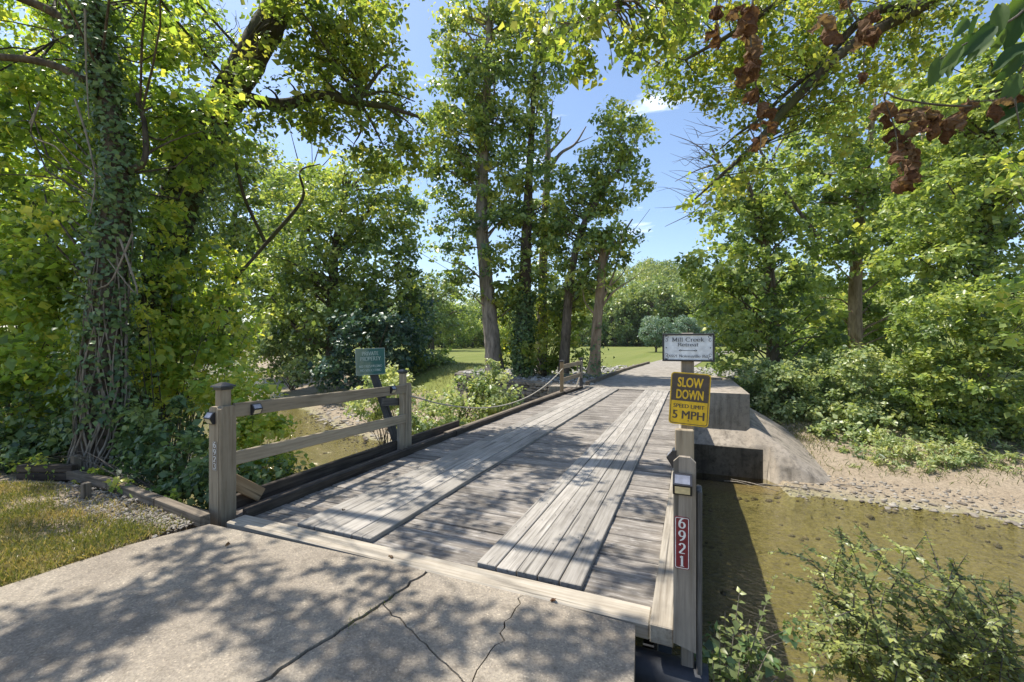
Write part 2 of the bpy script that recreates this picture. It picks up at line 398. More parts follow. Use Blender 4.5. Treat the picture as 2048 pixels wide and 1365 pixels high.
def limb_to(tb, trunk, c, r0=.03, r1=.008, sides=5):
    """a bent branch from the trunk to a clump centre"""
    P, R = trunk
    h = P[:, 2] + .55 * np.linalg.norm(P[:, :2] - c[:2], axis=1)
    i = int(np.argmin(np.abs(h - c[2]) + .4 * np.linalg.norm(P - c, axis=1)))
    a = P[i]; r0 = min(r0, R[i] * .6)
    d = np.linalg.norm(c - a)
    m1 = a * .6 + c * .4 + rng.normal(size=3) * d * .07 + np.array([0, 0, d * .06]); m2 = a * .25 + c * .75 + rng.normal(size=3) * d * .06 + np.array([0, 0, d * .06])
    tb.path([a, m1, m2, c], [r0, r0 * .7, r0 * .4, r1], sides, 0, 2)
def px_path(pts): return [D(*p[:3]) for p in pts], [p[3] for p in pts]
def tree(name, label, cat, trunk, blobs, lm, size, bm='bark', group=None, limbs=(), per=45, spread=.45, cov=2.4, tint=(.45, .2), nb=40, br=.05,
         shape='tri2', ivy=None, bare=(), flat=.6, extra=None, root=None):
    pts, rad = px_path(trunk)
    t = thing(name, pts[0] if root is None else root, label, cat, group)
    tb = Tubes(); TP = tb.path(pts, rad, 12, .06, 8)
    allP, allR = [TP[0]], [TP[1]]
    for lb in limbs:
        p, r = px_path(lb); q = tb.path(p, r, 8, .05, 6); allP.append(q[0]); allR.append(q[1])
    for lb in bare:
        p, r = px_path(lb); q = tb.path(p, r, 6, .05, 5)
    skel = (np.vstack(allP), np.concatenate(allR))
    L = Leaves()
    if blobs:
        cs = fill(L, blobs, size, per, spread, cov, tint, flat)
        if extra is not None: cs = np.vstack([cs, extra(L)])
        for c in cs[rng.permutation(len(cs))[:nb]]: limb_to(tb, skel, c, br)
    tm = tb.mesh('trunk'); mobj('trunk', tm, bm, t)
    if blobs: mobj('crown', L.mesh('crown', shape), lm, t)
    if ivy:
        n, z0, z1, sz, off, im = ivy
        P, R = TP; sel = np.where((P[:, 2] >= z0) & (P[:, 2] <= z1))[0]
        i = rng.choice(sel, n); j = np.minimum(i + 1, len(P) - 1); f = rng.uniform(0, 1, n)[:, None]
        base = P[i] * (1 - f) + P[j] * f
        d = unit(rng.normal(size=(n, 3)) * np.array([1, 1, .3]))
        k = rng.uniform(.9, 1, n) + off * rng.exponential(.35, n) / np.maximum(R[i], .05)
        LV = Leaves(); LV.add(base + d * (R[i] * k)[:, None], sz * rng.uniform(.6, 1.3, n), .45 + rng.normal(size=n) * .22, unit(d + rng.normal(size=(n, 3)) * .5 + np.array([0, 0, .3])))
        mobj('ivy', LV.mesh('ivy', 'leaf5'), im, t)
    return t
def shrub(name, label, cat, base, blobs, lm, size, per=40, spread=.25, cov=2.6, tint=(.45, .2), ns=18, sr=.012, shape='tri2', bm='twig', group=None, flat=.7):
    t = thing(name, base, label, cat, group)
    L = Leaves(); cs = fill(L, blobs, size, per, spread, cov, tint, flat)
    tb = Tubes(); b = np.array(base)
    for c in cs[rng.permutation(len(cs))[:ns]]:
        a = b + np.array([*rng.uniform(-.12, .12, 2), -.05]); m1 = a * .5 + c * .5 + np.array([0, 0, .12 * np.linalg.norm(c - a)]) + rng.normal(size=3) * .05
        tb.path([a, m1, c], [sr, sr * .75, sr * .3], 5, 0, 4)
    mobj('stem', tb.mesh('stem'), bm, t); mobj('foliage', L.mesh('foliage', shape), lm, t)
    return t
def rockmesh(seed, flat=.6):
    r = np.random.default_rng(seed)
    bm = bmesh.new(); bmesh.ops.create_icosphere(bm, subdivisions=1, radius=.5)
    for v in bm.verts: v.co = Vector((v.co.x * r.uniform(.75, 1.25), v.co.y * r.uniform(.65, 1.1), v.co.z * flat * r.uniform(.6, 1.2)))
    bmesh.ops.convex_hull(bm, input=bm.verts)
    me = bpy.data.meshes.new('stone'); bm.to_mesh(me); bm.free()
    return me
ROCK = [rockmesh(i) for i in range(6)]
def rock_arrays(me):
    v = np.array([x.co[:] for x in me.vertices]); me.calc_loop_triangles()
    return v, np.array([t.vertices[:] for t in me.loop_triangles])
ROCKA = [rock_arrays(r) for r in ROCK]
def stones_mesh(name, P, S):
    V, Fc, T, n = [], [], [], 0
    for p, s in zip(P, S):
        v, f = ROCKA[rng.integers(6)]; a = rng.uniform(0, 6.28); ca, sa = math.cos(a), math.sin(a)
        w = np.stack([v[:, 0] * ca - v[:, 1] * sa, v[:, 0] * sa + v[:, 1] * ca, v[:, 2]], 1) * s + p
        V.append(w); Fc.append(f + n); n += len(v); T.append(np.full(len(f), rng.uniform()))
    V, Fc, T = np.vstack(V), np.vstack(Fc), np.concatenate(T)
    me = bpy.data.meshes.new(name)
    me.vertices.add(len(V)); me.vertices.foreach_set('co', V.astype(np.float32).ravel())
    me.loops.add(Fc.size); me.loops.foreach_set('vertex_index', Fc.astype(np.int32).ravel())
    me.polygons.add(len(Fc)); me.polygons.foreach_set('loop_start', np.arange(0, Fc.size, 3, dtype=np.int32))
    a = me.attributes.new('tint', 'FLOAT', 'FACE'); a.data.foreach_set('value', T.astype(np.float32))
    me.update(calc_edges=True); return me
_rk = {}
def stone_objs(P, S, m, parent, squash=1.0):
    for p, s in zip(P, S):
        k = int(rng.integers(6))
        if (k, m) not in _rk:
            me = ROCK[k].copy(); me.materials.append(M[m]); _rk[(k, m)] = me
        o = bpy.data.objects.new('stone', _rk[(k, m)])
        o.location = tuple(p); o.scale = (s, s * random.uniform(.7, 1), s * squash * random.uniform(.6, 1)); o.rotation_euler = (random.uniform(-.3, .3), random.uniform(-.3, .3), random.uniform(0, 6.3))
        link(o, parent)

# ------------------------------------------------------------------ terrain
CL = np.array([(90, 5), (40, 8), (12, 9.3), (2, 9.7), (-8, 9.4), (-14, 10.6), (-20, 13.6), (-28, 18.5), (-42, 27.5), (-60, 39.5), (-92, 61), (-140, 92), (-260, 170)], float)
def creek(x, y):
    """signed distance to the creek's middle (+ = far side) """
    best = np.full(x.shape, 1e9); sg = np.zeros(x.shape)
    for a, b in zip(CL[:-1], CL[1:]):
        d = b - a; L2 = (d ** 2).sum()
        t = np.clip(((x - a[0]) * d[0] + (y - a[1]) * d[1]) / L2, 0, 1)
        ex, ey = x - a[0] - t * d[0], y - a[1] - t * d[1]
        dd = np.hypot(ex, ey); cr_ = d[0] * ey - d[1] * ex
        k = dd < best
        best = np.where(k, dd, best); sg = np.where(k, np.sign(-cr_), sg)
    return best * sg
def sst(a, b, x):
    t = np.clip((x - a) / (b - a), 0, 1); return t * t * (3 - 2 * t)
def vnoise(x, y, s, seed=0):
    x, y = x / s + seed * 17.3, y / s + seed * 9.1
    return (np.sin(x * 1.7 + 1.3 * np.sin(y * 1.1)) + np.sin(y * 2.1 + 1.7 * np.sin(x * .9)) + .5 * np.sin(x * 4.3 + y * 3.1) + .5 * np.sin(y * 5.2 - x * 3.7)) / 3
WATER = -2.5
def bedline(x): return np.interp(x, [-30, -11.6, -4.7, 2], [21.5, 20.3, 16.5, 16.0])
def terrain(x, y):
    x, y = np.asarray(x, float), np.asarray(y, float)
    d = creek(x, y) + .25 * vnoise(x, y, 1.6)
    # near bank (d<0)
    right = sst(-.6, .2, x) * sst(60, 20, x)
    top = -(6.7 + right * 2.6)
    near = np.where(d < -4.2, -2.5 + 2.46 * sst(0, 1, (-4.2 - d) / (-4.2 - top)) - .02, 0)
    rs = sst(-8, 6, x)
    beach_w = 7.2; beach_z = -2.02
    far = np.where(d > 4.2, np.where(d < beach_w, -2.5 + (beach_z + 2.5) * (d - 4.2) / (beach_w - 4.2), beach_z + (-.02 - beach_z) * sst(beach_w - .5, 14.0, d)), 0)
    bed = -2.5 - .42 * sst(4.2, 2.6, np.abs(d)) + .05 * vnoise(x, y, .7, 3)
    h = np.where(np.abs(d) <= 4.2, bed, np.where(d < 0, near, far))
    h = h + .03 * vnoise(x, y, .8, 1) * sst(3.9, 5.5, np.abs(d)) * sst(60, 20, np.hypot(x, y))
    led = (x > -6) & (x < 2.5) & (d > 3) & (y < 15.2); h = np.where(led, np.minimum(h, -2.72 + .1 * sst(1.6, 2.5, x)), h)
    # embankment and planting bed behind the far abutment
    emb = (y > bedline(x)) & (x > -11.6) & (x < 1.7) & (y < 70)
    h = np.where(emb, np.maximum(h, -.03), h)
    # under the near slab and the lawn
    lawn = (x < -.25) & (y < 2.6) & (y > -60) & (x > -60)
    h = np.where(lawn, np.where(x < -4.35, -.02 + .015 * vnoise(x, y, .6, 2), -.16), h)
    und = (x > -4.35) & (x < .1) & (y > 2.3) & (y < 3.3); h = np.where(und, np.minimum(h, -.75), h)
    vo = (x > -.3) & (x < 1.2) & (y > 1.2) & (y < 3.4); h = np.where(vo, np.minimum(h, -.8 - .25 * (y - 1.2)), h)
    # far hills
    Z = -SN * x + CS * y; X = CS * x + SN * y
    p = 1024 + F * X / np.maximum(Z, 1)
    gx = np.interp(p, [300, 850, 1000, 1150, 1290, 1420, 1700, 2100], [.25, .40, .36, .55, 1.0, .85, .9, .9])
    h = h + np.where(Z > 60, 44 * gx * sst(135, 300, Z) + 0.004 * np.maximum(Z - 60, 0) * 0, 0)
    return h
def sheet(n, R, k, cx, cy):
    u = np.linspace(-1, 1, n); s = np.sinh(k * u) / math.sinh(k) * R
    return np.meshgrid(cx + s, cy + s, indexing='xy')
gx_, gy_ = sheet(400, 700, 5.8, -3.5, 9)
gz_ = terrain(gx_, gy_)
nn_ = gx_.shape[0]
V = np.stack([gx_, gy_, gz_], -1).reshape(-1, 3)
ii, jj = np.meshgrid(np.arange(nn_ - 1), np.arange(nn_ - 1), indexing='ij')
q = np.stack([ii * nn_ + jj, ii * nn_ + jj + 1, (ii + 1) * nn_ + jj + 1, (ii + 1) * nn_ + jj], -1).reshape(-1, 4)
me = bpy.data.meshes.new('ground')
me.vertices.add(len(V)); me.vertices.foreach_set('co', V.astype(np.float32).ravel())
me.loops.add(q.size); me.loops.foreach_set('vertex_index', q.astype(np.int32).ravel())
me.polygons.add(len(q)); me.polygons.foreach_set('loop_start', np.arange(0, q.size, 4, dtype=np.int32))
me.polygons.foreach_set('use_smooth', np.ones(len(q), bool)); me.update(calc_edges=True)
dV = creek(V[:, 0], V[:, 1])
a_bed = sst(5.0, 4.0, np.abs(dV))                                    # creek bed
a_dirt = np.where(dV > 0, sst(3.8, 4.4, dV) * sst(11, 8.0, dV), sst(-9, -6.0, dV) * sst(-3.9, -4.4, dV) * .45)
a_dirt = np.maximum(a_dirt, ((V[:, 0] > -9) & (V[:, 0] < -4.2) & (V[:, 1] > 1.9) & (V[:, 1] < 3)) * 1.0)
a_field = np.where(dV > 0, sst(14, 22, np.hypot(V[:, 0], V[:, 1])), sst(-7, -9.5, V[:, 0]) * (V[:, 1] > 3))
colr = me.attributes.new('zone', 'FLOAT_COLOR', 'POINT')
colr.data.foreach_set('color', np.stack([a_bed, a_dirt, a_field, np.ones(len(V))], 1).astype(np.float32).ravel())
m, nt, b, o = mat('ground cover')
tc = N(nt, 'TexCoord'); P_ = tc.outputs['Object']
az = N(nt, 'Attribute', attribute_name='zone'); sp = N(nt, 'SeparateColor'); nt.links.new(az.outputs['Color'], sp.inputs[0])
fb = noise(nt, P_, .16, 5, .6); ff = noise(nt, P_, 14, 6, .7); fm = noise(nt, P_, 1.3, 5, .6); fx = noise(nt, P_, 60, 4, .7)
mw = N(nt, 'VectorMath', operation='MULTIPLY'); nt.links.new(P_, mw.inputs[0]); mw.inputs[1].default_value = (.55, .012, 1)
fst = noise(nt, mw.outputs[0], 1.0, 3, .5)
fieldc = mix(nt, fb, (0.094, 0.128, 0.025), (0.164, 0.180, 0.047))
fieldc = mix(nt, ramp(nt, fst, [(.4, (0, 0, 0)), (.6, (.45,) * 3)]), fieldc, (0.193, 0.200, 0.064))
fieldc = mix(nt, 1.0, fieldc, ramp(nt, ff, [(.3, (.8,) * 3), (.7, (1.15,) * 3)]), 'MULTIPLY')
lawnc = mix(nt, fm, (.16, .15, .045), (.34, .28, .14))
lawnc = mix(nt, 1.0, lawnc, ramp(nt, fx, [(.3, (.5,) * 3), (.7, (1.2,) * 3)]), 'MULTIPLY')
dirtc = mix(nt, fm, (.22, .17, .115), (.37, .31, .23)); dirtc = mix(nt, .6, dirtc, ramp(nt, fx, [(.35, (.55,) * 3), (.65, (1.3,) * 3)]), 'MULTIPLY'); dirtc = mix(nt, 1.0, dirtc, ramp(nt, ff, [(.3, (.6,) * 3), (.7, (1.25,) * 3)]), 'MULTIPLY')
vb = N(nt, 'TexVoronoi', Scale=5.0); nt.links.new(P_, vb.inputs['Vector'])
bedc = mix(nt, fb, (.185, .172, .10), (.29, .27, .165)); bedc = mix(nt, .7, bedc, ramp(nt, ff, [(.3, (.5,) * 3), (.75, (1.35,) * 3)]), 'MULTIPLY'); bedc = mix(nt, ramp(nt, fm, [(.5, (0, 0, 0)), (.8, (.5,) * 3)]), bedc, (.13, .12, .065))
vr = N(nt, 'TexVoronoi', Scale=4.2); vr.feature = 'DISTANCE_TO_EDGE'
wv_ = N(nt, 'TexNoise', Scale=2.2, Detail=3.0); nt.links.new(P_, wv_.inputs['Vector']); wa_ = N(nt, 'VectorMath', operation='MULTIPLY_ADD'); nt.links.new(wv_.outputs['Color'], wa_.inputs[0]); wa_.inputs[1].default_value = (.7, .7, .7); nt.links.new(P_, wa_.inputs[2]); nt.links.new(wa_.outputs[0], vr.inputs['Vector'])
bedc = mix(nt, 1.0, bedc, ramp(nt, vr.outputs['Distance'], [(.0, (1.2, 1.19, 1.14)), (.12, (1.0,) * 3), (.4, (.93,) * 3)]), 'MULTIPLY')  # pale ridge network painted into the bed colour in place of caustic light
c_ = mix(nt, sp.outputs[2], lawnc, fieldc)
def edge(ch, lo=.35, hi=.65):
    s_ = N(nt, 'Math', operation='MULTIPLY_ADD'); nt.links.new(fm, s_.inputs[0]); s_.inputs[1].default_value = .7
    nt.links.new(ch, s_.inputs[2])
    return ramp(nt, s_.outputs[0], [(lo + .35, (0, 0, 0)), (hi + .35, (1, 1, 1))])
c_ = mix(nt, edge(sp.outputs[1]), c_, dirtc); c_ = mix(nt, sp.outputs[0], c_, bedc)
nt.links.new(c_, b.inputs['Base Color']); b.inputs['Roughness'].default_value = .95; b.inputs['Specular IOR Level'].default_value = .15
bump(nt, b, mix(nt, .5, ff, fx), .7, .03)
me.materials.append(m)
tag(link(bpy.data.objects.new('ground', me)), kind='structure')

# water
m, nt, b, o = mat('creek water')
nt.nodes.remove(b)
tc = N(nt, 'TexCoord'); mw = N(nt, 'VectorMath', operation='MULTIPLY'); nt.links.new(tc.outputs['Object'], mw.inputs[0]); mw.inputs[1].default_value = (1.0, 1.7, 1)
w1 = noise(nt, mw.outputs[0], 2.1, 3, .5, 2.2); w2 = noise(nt, mw.outputs[0], 7.5, 3, .55, 1.2)
bp = N(nt, 'Bump', Strength=1.0, Distance=.1); nt.links.new(mix(nt, .35, w1, w2), bp.inputs['Height'])
fr = N(nt, 'Fresnel', IOR=1.333); nt.links.new(bp.outputs[0], fr.inputs['Normal'])
gl = N(nt, 'BsdfGlossy', Roughness=.03); nt.links.new(bp.outputs[0], gl.inputs['Normal'])
tr = N(nt, 'BsdfTransparent'); tr.inputs[0].default_value = (.80, .77, .56, 1)
mx = N(nt, 'MixShader'); nt.links.new(fr.outputs[0], mx.inputs[0]); nt.links.new(tr.outputs[0], mx.inputs[1]); nt.links.new(gl.outputs[0], mx.inputs[2]); nt.links.new(mx.outputs[0], o.inputs[0])
wv, wf = [], []
nrm = []
for i, p in enumerate(CL):
    a = CL[max(i - 1, 0)]; bb = CL[min(i + 1, len(CL) - 1)]; d = (bb - a) / np.linalg.norm(bb - a); nrm.append(np.array([-d[1], d[0]]))
for p, n_ in zip(CL, nrm):
    for k in (-5.3, 5.7): wv.append((p[0] + n_[0] * k, p[1] + n_[1] * k, WATER))
for i in range(len(CL) - 1): wf.append((2 * i, 2 * i + 2, 2 * i + 3, 2 * i + 1))
wme = pydata('water', wv, wf); wme.materials.append(m)
tag(link(bpy.data.objects.new('water', wme)), kind='structure')

# ------------------------------------------------------------------ near driveway: four slabs between open cracks
drive = bpy.data.objects.new('driveway', None); C.objects.link(drive); tag(drive, kind='structure')
def jag(pts, amp, step=.05, seed=0):
    r = np.random.default_rng(seed); out = []
    for a, b_ in zip(pts[:-1], pts[1:]):
        a, b_ = np.array(a), np.array(b_); L = np.linalg.norm(b_ - a); n = max(1, int(L / step)); nv = np.array([-(b_ - a)[1], (b_ - a)[0]]) / L
        for k in range(n): out.append(a + (b_ - a) * k / n + nv * r.normal() * amp * (0 if k == 0 else 1))
    out.append(np.array(pts[-1])); return out
def offs(pl, g):
    out = []
    for i, p in enumerate(pl):
        d = pl[min(i + 1, len(pl) - 1)] - pl[max(i - 1, 0)]; d = d / (np.linalg.norm(d) + 1e-9)
        out.append((p[0] - d[1] * g, p[1] + d[0] * g))
    return out
def slab(name, poly, z0, z1, m, parent=None):
    bm = bmesh.new(); vs = [bm.verts.new((x, y, z1)) for x, y in poly]; f = bm.faces.new(vs)
    if f.normal.z < 0: f.normal_flip()
    bm.normal_update()
    r = bmesh.ops.extrude_face_region(bm, geom=[f]); ev = [e for e in r['geom'] if isinstance(e, bmesh.types.BMVert)]
    bmesh.ops.translate(bm, verts=ev, vec=(0, 0, z0 - z1)); bmesh.ops.recalc_face_normals(bm, faces=bm.faces)
    bmesh.ops.triangulate(bm, faces=[f_ for f_ in bm.faces if len(f_.verts) > 4])
    me = bpy.data.meshes.new(name); bm.to_mesh(me); bm.free()
    return mobj(name, me, m, parent)
ck1 = jag([(-1.79, 2.70), (-1.84, 2.26), (-1.98, 1.5), (-2.3, .2), (-2.6, -6)], .012, .05, 1)     # main crack, far -> near
iJ = min(range(len(ck1)), key=lambda i: abs(ck1[i][1] - 2.26))
ck2 = jag([tuple(ck1[iJ]), (-1.0, 1.88)], .006, .05, 2)
ck3 = jag([(-1.02, 2.70), (-1.0, 1.88)], .012, .05, 3)
ck4 = jag([(-1.0, 1.88), (-.9, 1.4), (-.5, -6)], .01, .08, 4)
EDL = [(-4.12, 2.62), (-4.32, 2.1), (-4.40, 1.4), (-4.6, .2), (-5.2, -2), (-7.5, -6)]
A = offs(ck1, -.012) + [(p[0], p[1]) for p in jag(EDL, .008, .1, 7)][::-1]
slab('concrete_slab', A, -.2, 0, 'concrete', drive)
Bp = offs(ck1[iJ + 1:], .008)[::-1] + offs(ck2, -.005) + offs(ck4[1:], -.005)
slab('concrete_slab', Bp, -.2, -.006, 'concrete', drive)
Cp = offs(ck1[:iJ + 1], .008) + offs(ck2[1:], .003) + offs(ck3[:-1], -.005)[::-1]
slab('concrete_slab', Cp, -.2, -.003, 'concrete', drive)
Dp = offs(ck3[:-1], .004) + offs(ck4, .006) + [(1.6, -6), (1.6, .2), (.6, 1.0), (-.2, 1.5), (-.255, 2.2), (-.30, 2.66)]
slab('concrete_slab', Dp, -.24, 0.0, 'concrete', drive)
slab('concrete_slab', [(-.235, 1.2), (-.235, 2.05), (.25, 1.9), (.3, 1.2)], -.5, -.12, 'concrete', drive)
slab('concrete_footing', [(-4.2, 2.28), (-.3, 2.28), (-.3, 2.66), (-4.2, 2.66)], -2.2, -.26, 'abut', drive)
# moss and weed in the crack
L = Leaves(); n = 60; k = rng.integers(6, 14, n); P = np.array([[*ck1[i], -.01] for i in k]) + rng.normal(size=(n, 3)) * np.array([.02, .02, .004])
L.add(P, rng.uniform(.02, .045, n), .3, rng.normal(size=(n, 3)), rng.normal(size=(n, 3)) * .5 + UP)
o = mobj('crack_weed', L.mesh('crack_weed', 'blade'), 'grass'); tag(o, 'thin line of grass sprouting in the wide crack of the concrete', 'weed', kind='stuff')

# far driveway
fd = bpy.data.objects.new('far_driveway', None); C.objects.link(fd); tag(fd, kind='structure')
slab('concrete_apron', [(-4.75, 15.72), (.02, 15.72), (.02, 22.0), (-3.45, 22.0), (-3.62, 16.6), (-4.75, 16.6)], -1.1, -.012, 'slab2', fd)
rc = [(-1.8, 22.02), (-1.7, 28), (-1.25, 34), (-.2, 44), (1.6, 56), (4.2, 70), (8, 84), (16, 98), (34, 110), (60, 116)]
RP, _r = smooth_path([(x, y, 0) for x, y in rc], [1] * len(rc), 6)
d = np.gradient(RP, axis=0); nv = unit(np.stack([-d[:, 1], d[:, 0], 0 * d[:, 0]], 1))
hw = np.interp(np.arange(len(RP)), [0, 18, 60], [1.75, 1.75, 1.5])[:, None]
vv = np.empty((len(RP) * 2, 3)); vv[0::2] = RP + nv * hw; vv[1::2] = RP - nv * hw; vv[:, 2] = terrain(vv[:, 0], vv[:, 1]) + .03
vv[:2, 2] = -.012
mobj('gravel_lane', pydata('gravel_lane', vv, [(2 * i, 2 * i + 1, 2 * i + 3, 2 * i + 2) for i in range(len(RP) - 1)]), 'slab2', fd)

# ------------------------------------------------------------------ timber bridge
Y0, Y1 = 2.94, 15.66
br = thing('timber_bridge', (-2.1, 9.3, -.6), 'weathered grey plank bridge with two raised plank tracks over the creek', 'bridge')
y = Y0
while y < Y1 - .05:
    w = random.choice((.19, .19, .2, .185)); zz = -.07 + random.uniform(-.006, .006)
    x0 = -4.08 + random.uniform(-.02, .02); x1 = -.2 + random.uniform(-.02, .02)
    o = board('deck_plank', (x0, y + w / 2, zz + random.uniform(-.004, .004)), (x1, y + w / 2 + random.uniform(-.008, .008), zz + random.uniform(-.004, .004)), w, .06, 'deck', br, bev=.008)
    y += w + random.choice((.006, .01, .014))
def track(xa0, xa1, xb0, xb1, n, cuts):
    for k in range(n):
        c = [Y0 + .0] + [v + random.uniform(-1.2, 1.2) if 0 < i < 99 else v for i, v in enumerate(cuts)] + [Y1 - .02]
        fx0, fx1 = (k + .5) / n, (k + .5) / n
        w = (xa1 - xa0) / n - .008
        for s_, e_ in zip(c[:-1], c[1:]):
            t0, t1 = (s_ - Y0) / (Y1 - Y0), (e_ - Y0) / (Y1 - Y0)
            l0 = xa0 + (xb0 - xa0) * t0; r0 = xa1 + (xb1 - xa1) * t0; l1 = xa0 + (xb0 - xa0) * t1; r1 = xa1 + (xb1 - xa1) * t1
            zz = -.018 + random.uniform(-.004, .004)
            board('track_plank', (l0 + (r0 - l0) * fx0, s_ + .004, zz), (l1 + (r1 - l1) * fx1, e_ - .004, zz + random.uniform(-.003, .003)), w, .045, 'track', br, bev=.005)
track(-3.39, -2.52, -3.2, -2.33, 4, [6.6, 11.0])
track(-1.51, -.69, -1.43, -.64, 5, [3.9, 8.6, 12.6][1:])
board('threshold_beam', (-4.02, 2.80, -.045), (-.22, 2.785, -.045), .19, .1, 'beam', br, bev=.01)
board('end_board', (-3.25, 15.68, -.03), (-.3, 15.68, -.03), .06, .05, 'deck', br)
# left edge: ledge board, low inner curb, tall dark outer curb
board('ledge_plank', (-4.22, 2.9, -.05), (-4.08, 15.6, -.05), .2, .05, 'ledge', br)
cb = [(-4.02, 2.88), (-3.98, 6.9), (-3.9, 10.6), (-3.80, 13.55)]
for (a0, a1), (b0, b1) in zip(cb[:-1], cb[1:]): board('inner_curb', (a0, a1 + .01, .005), (b0, b1 - .01, .005), .075, .10, 'curb', br)
board('inner_curb', (-3.78, 13.57, -.0), (-3.66, 15.62, .0), .09, .08, 'curb', br)
e = onx(915, 852, -4.33)
board('outer_curb', (-4.33, 2.98, .03), (-4.33, 5.62, .03), .06, .17, 'curb', br)
board('outer_curb', (-4.33, 5.66, .03), (-4.31, e.y, .03), .06, .15, 'curb', br)
board('outer_curb', (-4.12, 6.8, -.0), (-3.96, 13.5, .0), .09, .07, 'timber', br)
# right edge
board('right_curb', (-.15, 2.62, .0), (-.13, 9.0, .0), .13, .11, 'beam', br)
board('right_curb', (-.13, 9.02, .0), (-.1, 15.6, .0), .13, .11, 'track', br)
for x in (-3.8, -2.6, -1.6, -.22):
    bm = bmesh.new()
    for (w, h, z) in ((.2, .02, -.13), (.02, .42, -.35), (.2, .02, -.57)):
        r = bmesh.ops.create_cube(bm, size=1); bmesh.ops.scale(bm, vec=(w, 12.5, h), verts=r['verts']); bmesh.ops.translate(bm, vec=(x, 9.42, z), verts=r['verts'])
    g = bpy.data.meshes.new('steel_girder'); bm.to_mesh(g); bm.free(); mobj('steel_girder', g, 'steel', br)
tb = Tubes(); tb.add([(-4.2, 2.72, -.28), (.1, 2.70, -.28)], [.11, .11], 12); mobj('end_pipe', tb.mesh('end_pipe'), 'steel', br)
# nail heads along the tracks
nv_, nf_ = [], []
for k in range(230):
    tx = random.choice((-3.39 + .2175 * (random.randint(0, 3) + random.choice((.2, .8))), -1.51 + .164 * (random.randint(0, 4) + random.choice((.25, .75)))))
    yy = random.uniform(Y0 + .1, 10); yy = Y0 + .12 + round((yy - Y0) / .2) * .2 + random.uniform(-.03, .03)
    r = .0055; b0 = len(nv_); x_ = tx + .015 * (yy - 3)
    nv_ += [(x_ + r * math.cos(a), yy + r * math.sin(a), .0105) for a in np.linspace(0, 6.283, 7)[:-1]]; nf_.append(tuple(range(b0, b0 + 6)))
o = mobj('nail_heads', pydata('nail_heads', nv_, nf_), 'black', br); o['kind'] = 'stuff'

# ------------------------------------------------------------------ far abutment on the right
ab = thing('bridge_abutment', (1.0, 16.0, -2.5), 'grey concrete abutment block with sloping apron beside the creek', 'abutment')
slab('block', [(.03, 15.6), (1.78, 15.6), (1.7, 22.2), (.03, 22.2)], -1.9, -.0, 'abut', ab)
slab('block_cap', [(.25, 20.9), (1.3, 20.9), (1.3, 22.0), (.25, 22.0)], .002, .09, 'abut', ab)
# ledge and sloping apron as one grid
def apron_z(x, y):
    ang = np.maximum(x - 1.6, 0)
    z = np.where(x < 1.78, -1.62 + .75 * (y - 15.0), 0)
    zr = -.95 - .50 * ang - .05 * ang * ang + .12 * (y - 15.2); zr = np.minimum(zr, -1.62 + .75 * (y - 15.0) + .1)
    z = np.where(x < 1.78, np.minimum(z, -1.1), np.maximum(zr, -2.75)); z = np.where(y < 15.0, z - (15.0 - y) * .5 * sst(1.8, 2.6, x), z)
    return z
xs = np.linspace(-4.5, 5.0, 84); ys = np.linspace(14.2, 18.5, 44)
X_, Y_ = np.meshgrid(xs, ys)
yl = np.interp(X_, [-4.5, 1.9, 2.15, 2.3, 5.0], [15.0, 15.0, 15.0, 14.6, 14.5]); Yw = np.maximum(Y_, yl)
Zz = apron_z(X_, Yw); Zz = np.where(Y_ < yl - .02, -2.8, Zz)
Vv = np.stack([X_, Yw, Zz], -1).reshape(-1, 3); ny, nx = X_.shape
i, j = np.meshgrid(np.arange(ny - 1), np.arange(nx - 1), indexing='ij')
fq = np.stack([i * nx + j, i * nx + j + 1, (i + 1) * nx + j + 1, (i + 1) * nx + j], -1).reshape(-1, 4)
mobj('apron', pydata('apron', Vv, [tuple(int(t) for t in r) for r in fq], True), 'abut', ab)
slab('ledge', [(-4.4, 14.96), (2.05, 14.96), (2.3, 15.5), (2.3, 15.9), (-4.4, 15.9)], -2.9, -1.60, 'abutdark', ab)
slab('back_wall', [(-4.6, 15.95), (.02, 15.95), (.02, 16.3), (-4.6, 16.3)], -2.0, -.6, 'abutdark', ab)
o = slab('abutment_corner', [(-4.95, 15.68), (-4.15, 15.68), (-4.15, 15.71), (-4.95, 16.55)], -.75, -.02, 'abut', ab)
# drift wood at the ledge foot
tb = Tubes()
for k in range(16):
    a = G(random.uniform(1440, 1620), random.uniform(958, 975), WATER + .05); L_ = random.uniform(.5, 1.5); dx = Vector((.93, -.35 + random.uniform(-.3, .3), random.uniform(-.05, .12)))
    tb.path([a, a + dx * L_ * .5 + Vector((0, 0, .04)), a + dx * L_], [.012, .018, .006], 5, .1, 3)
tag(mobj('driftwood', tb.mesh('driftwood'), 'vine'), 'pale tangle of driftwood sticks at the foot of the concrete ledge', 'driftwood')

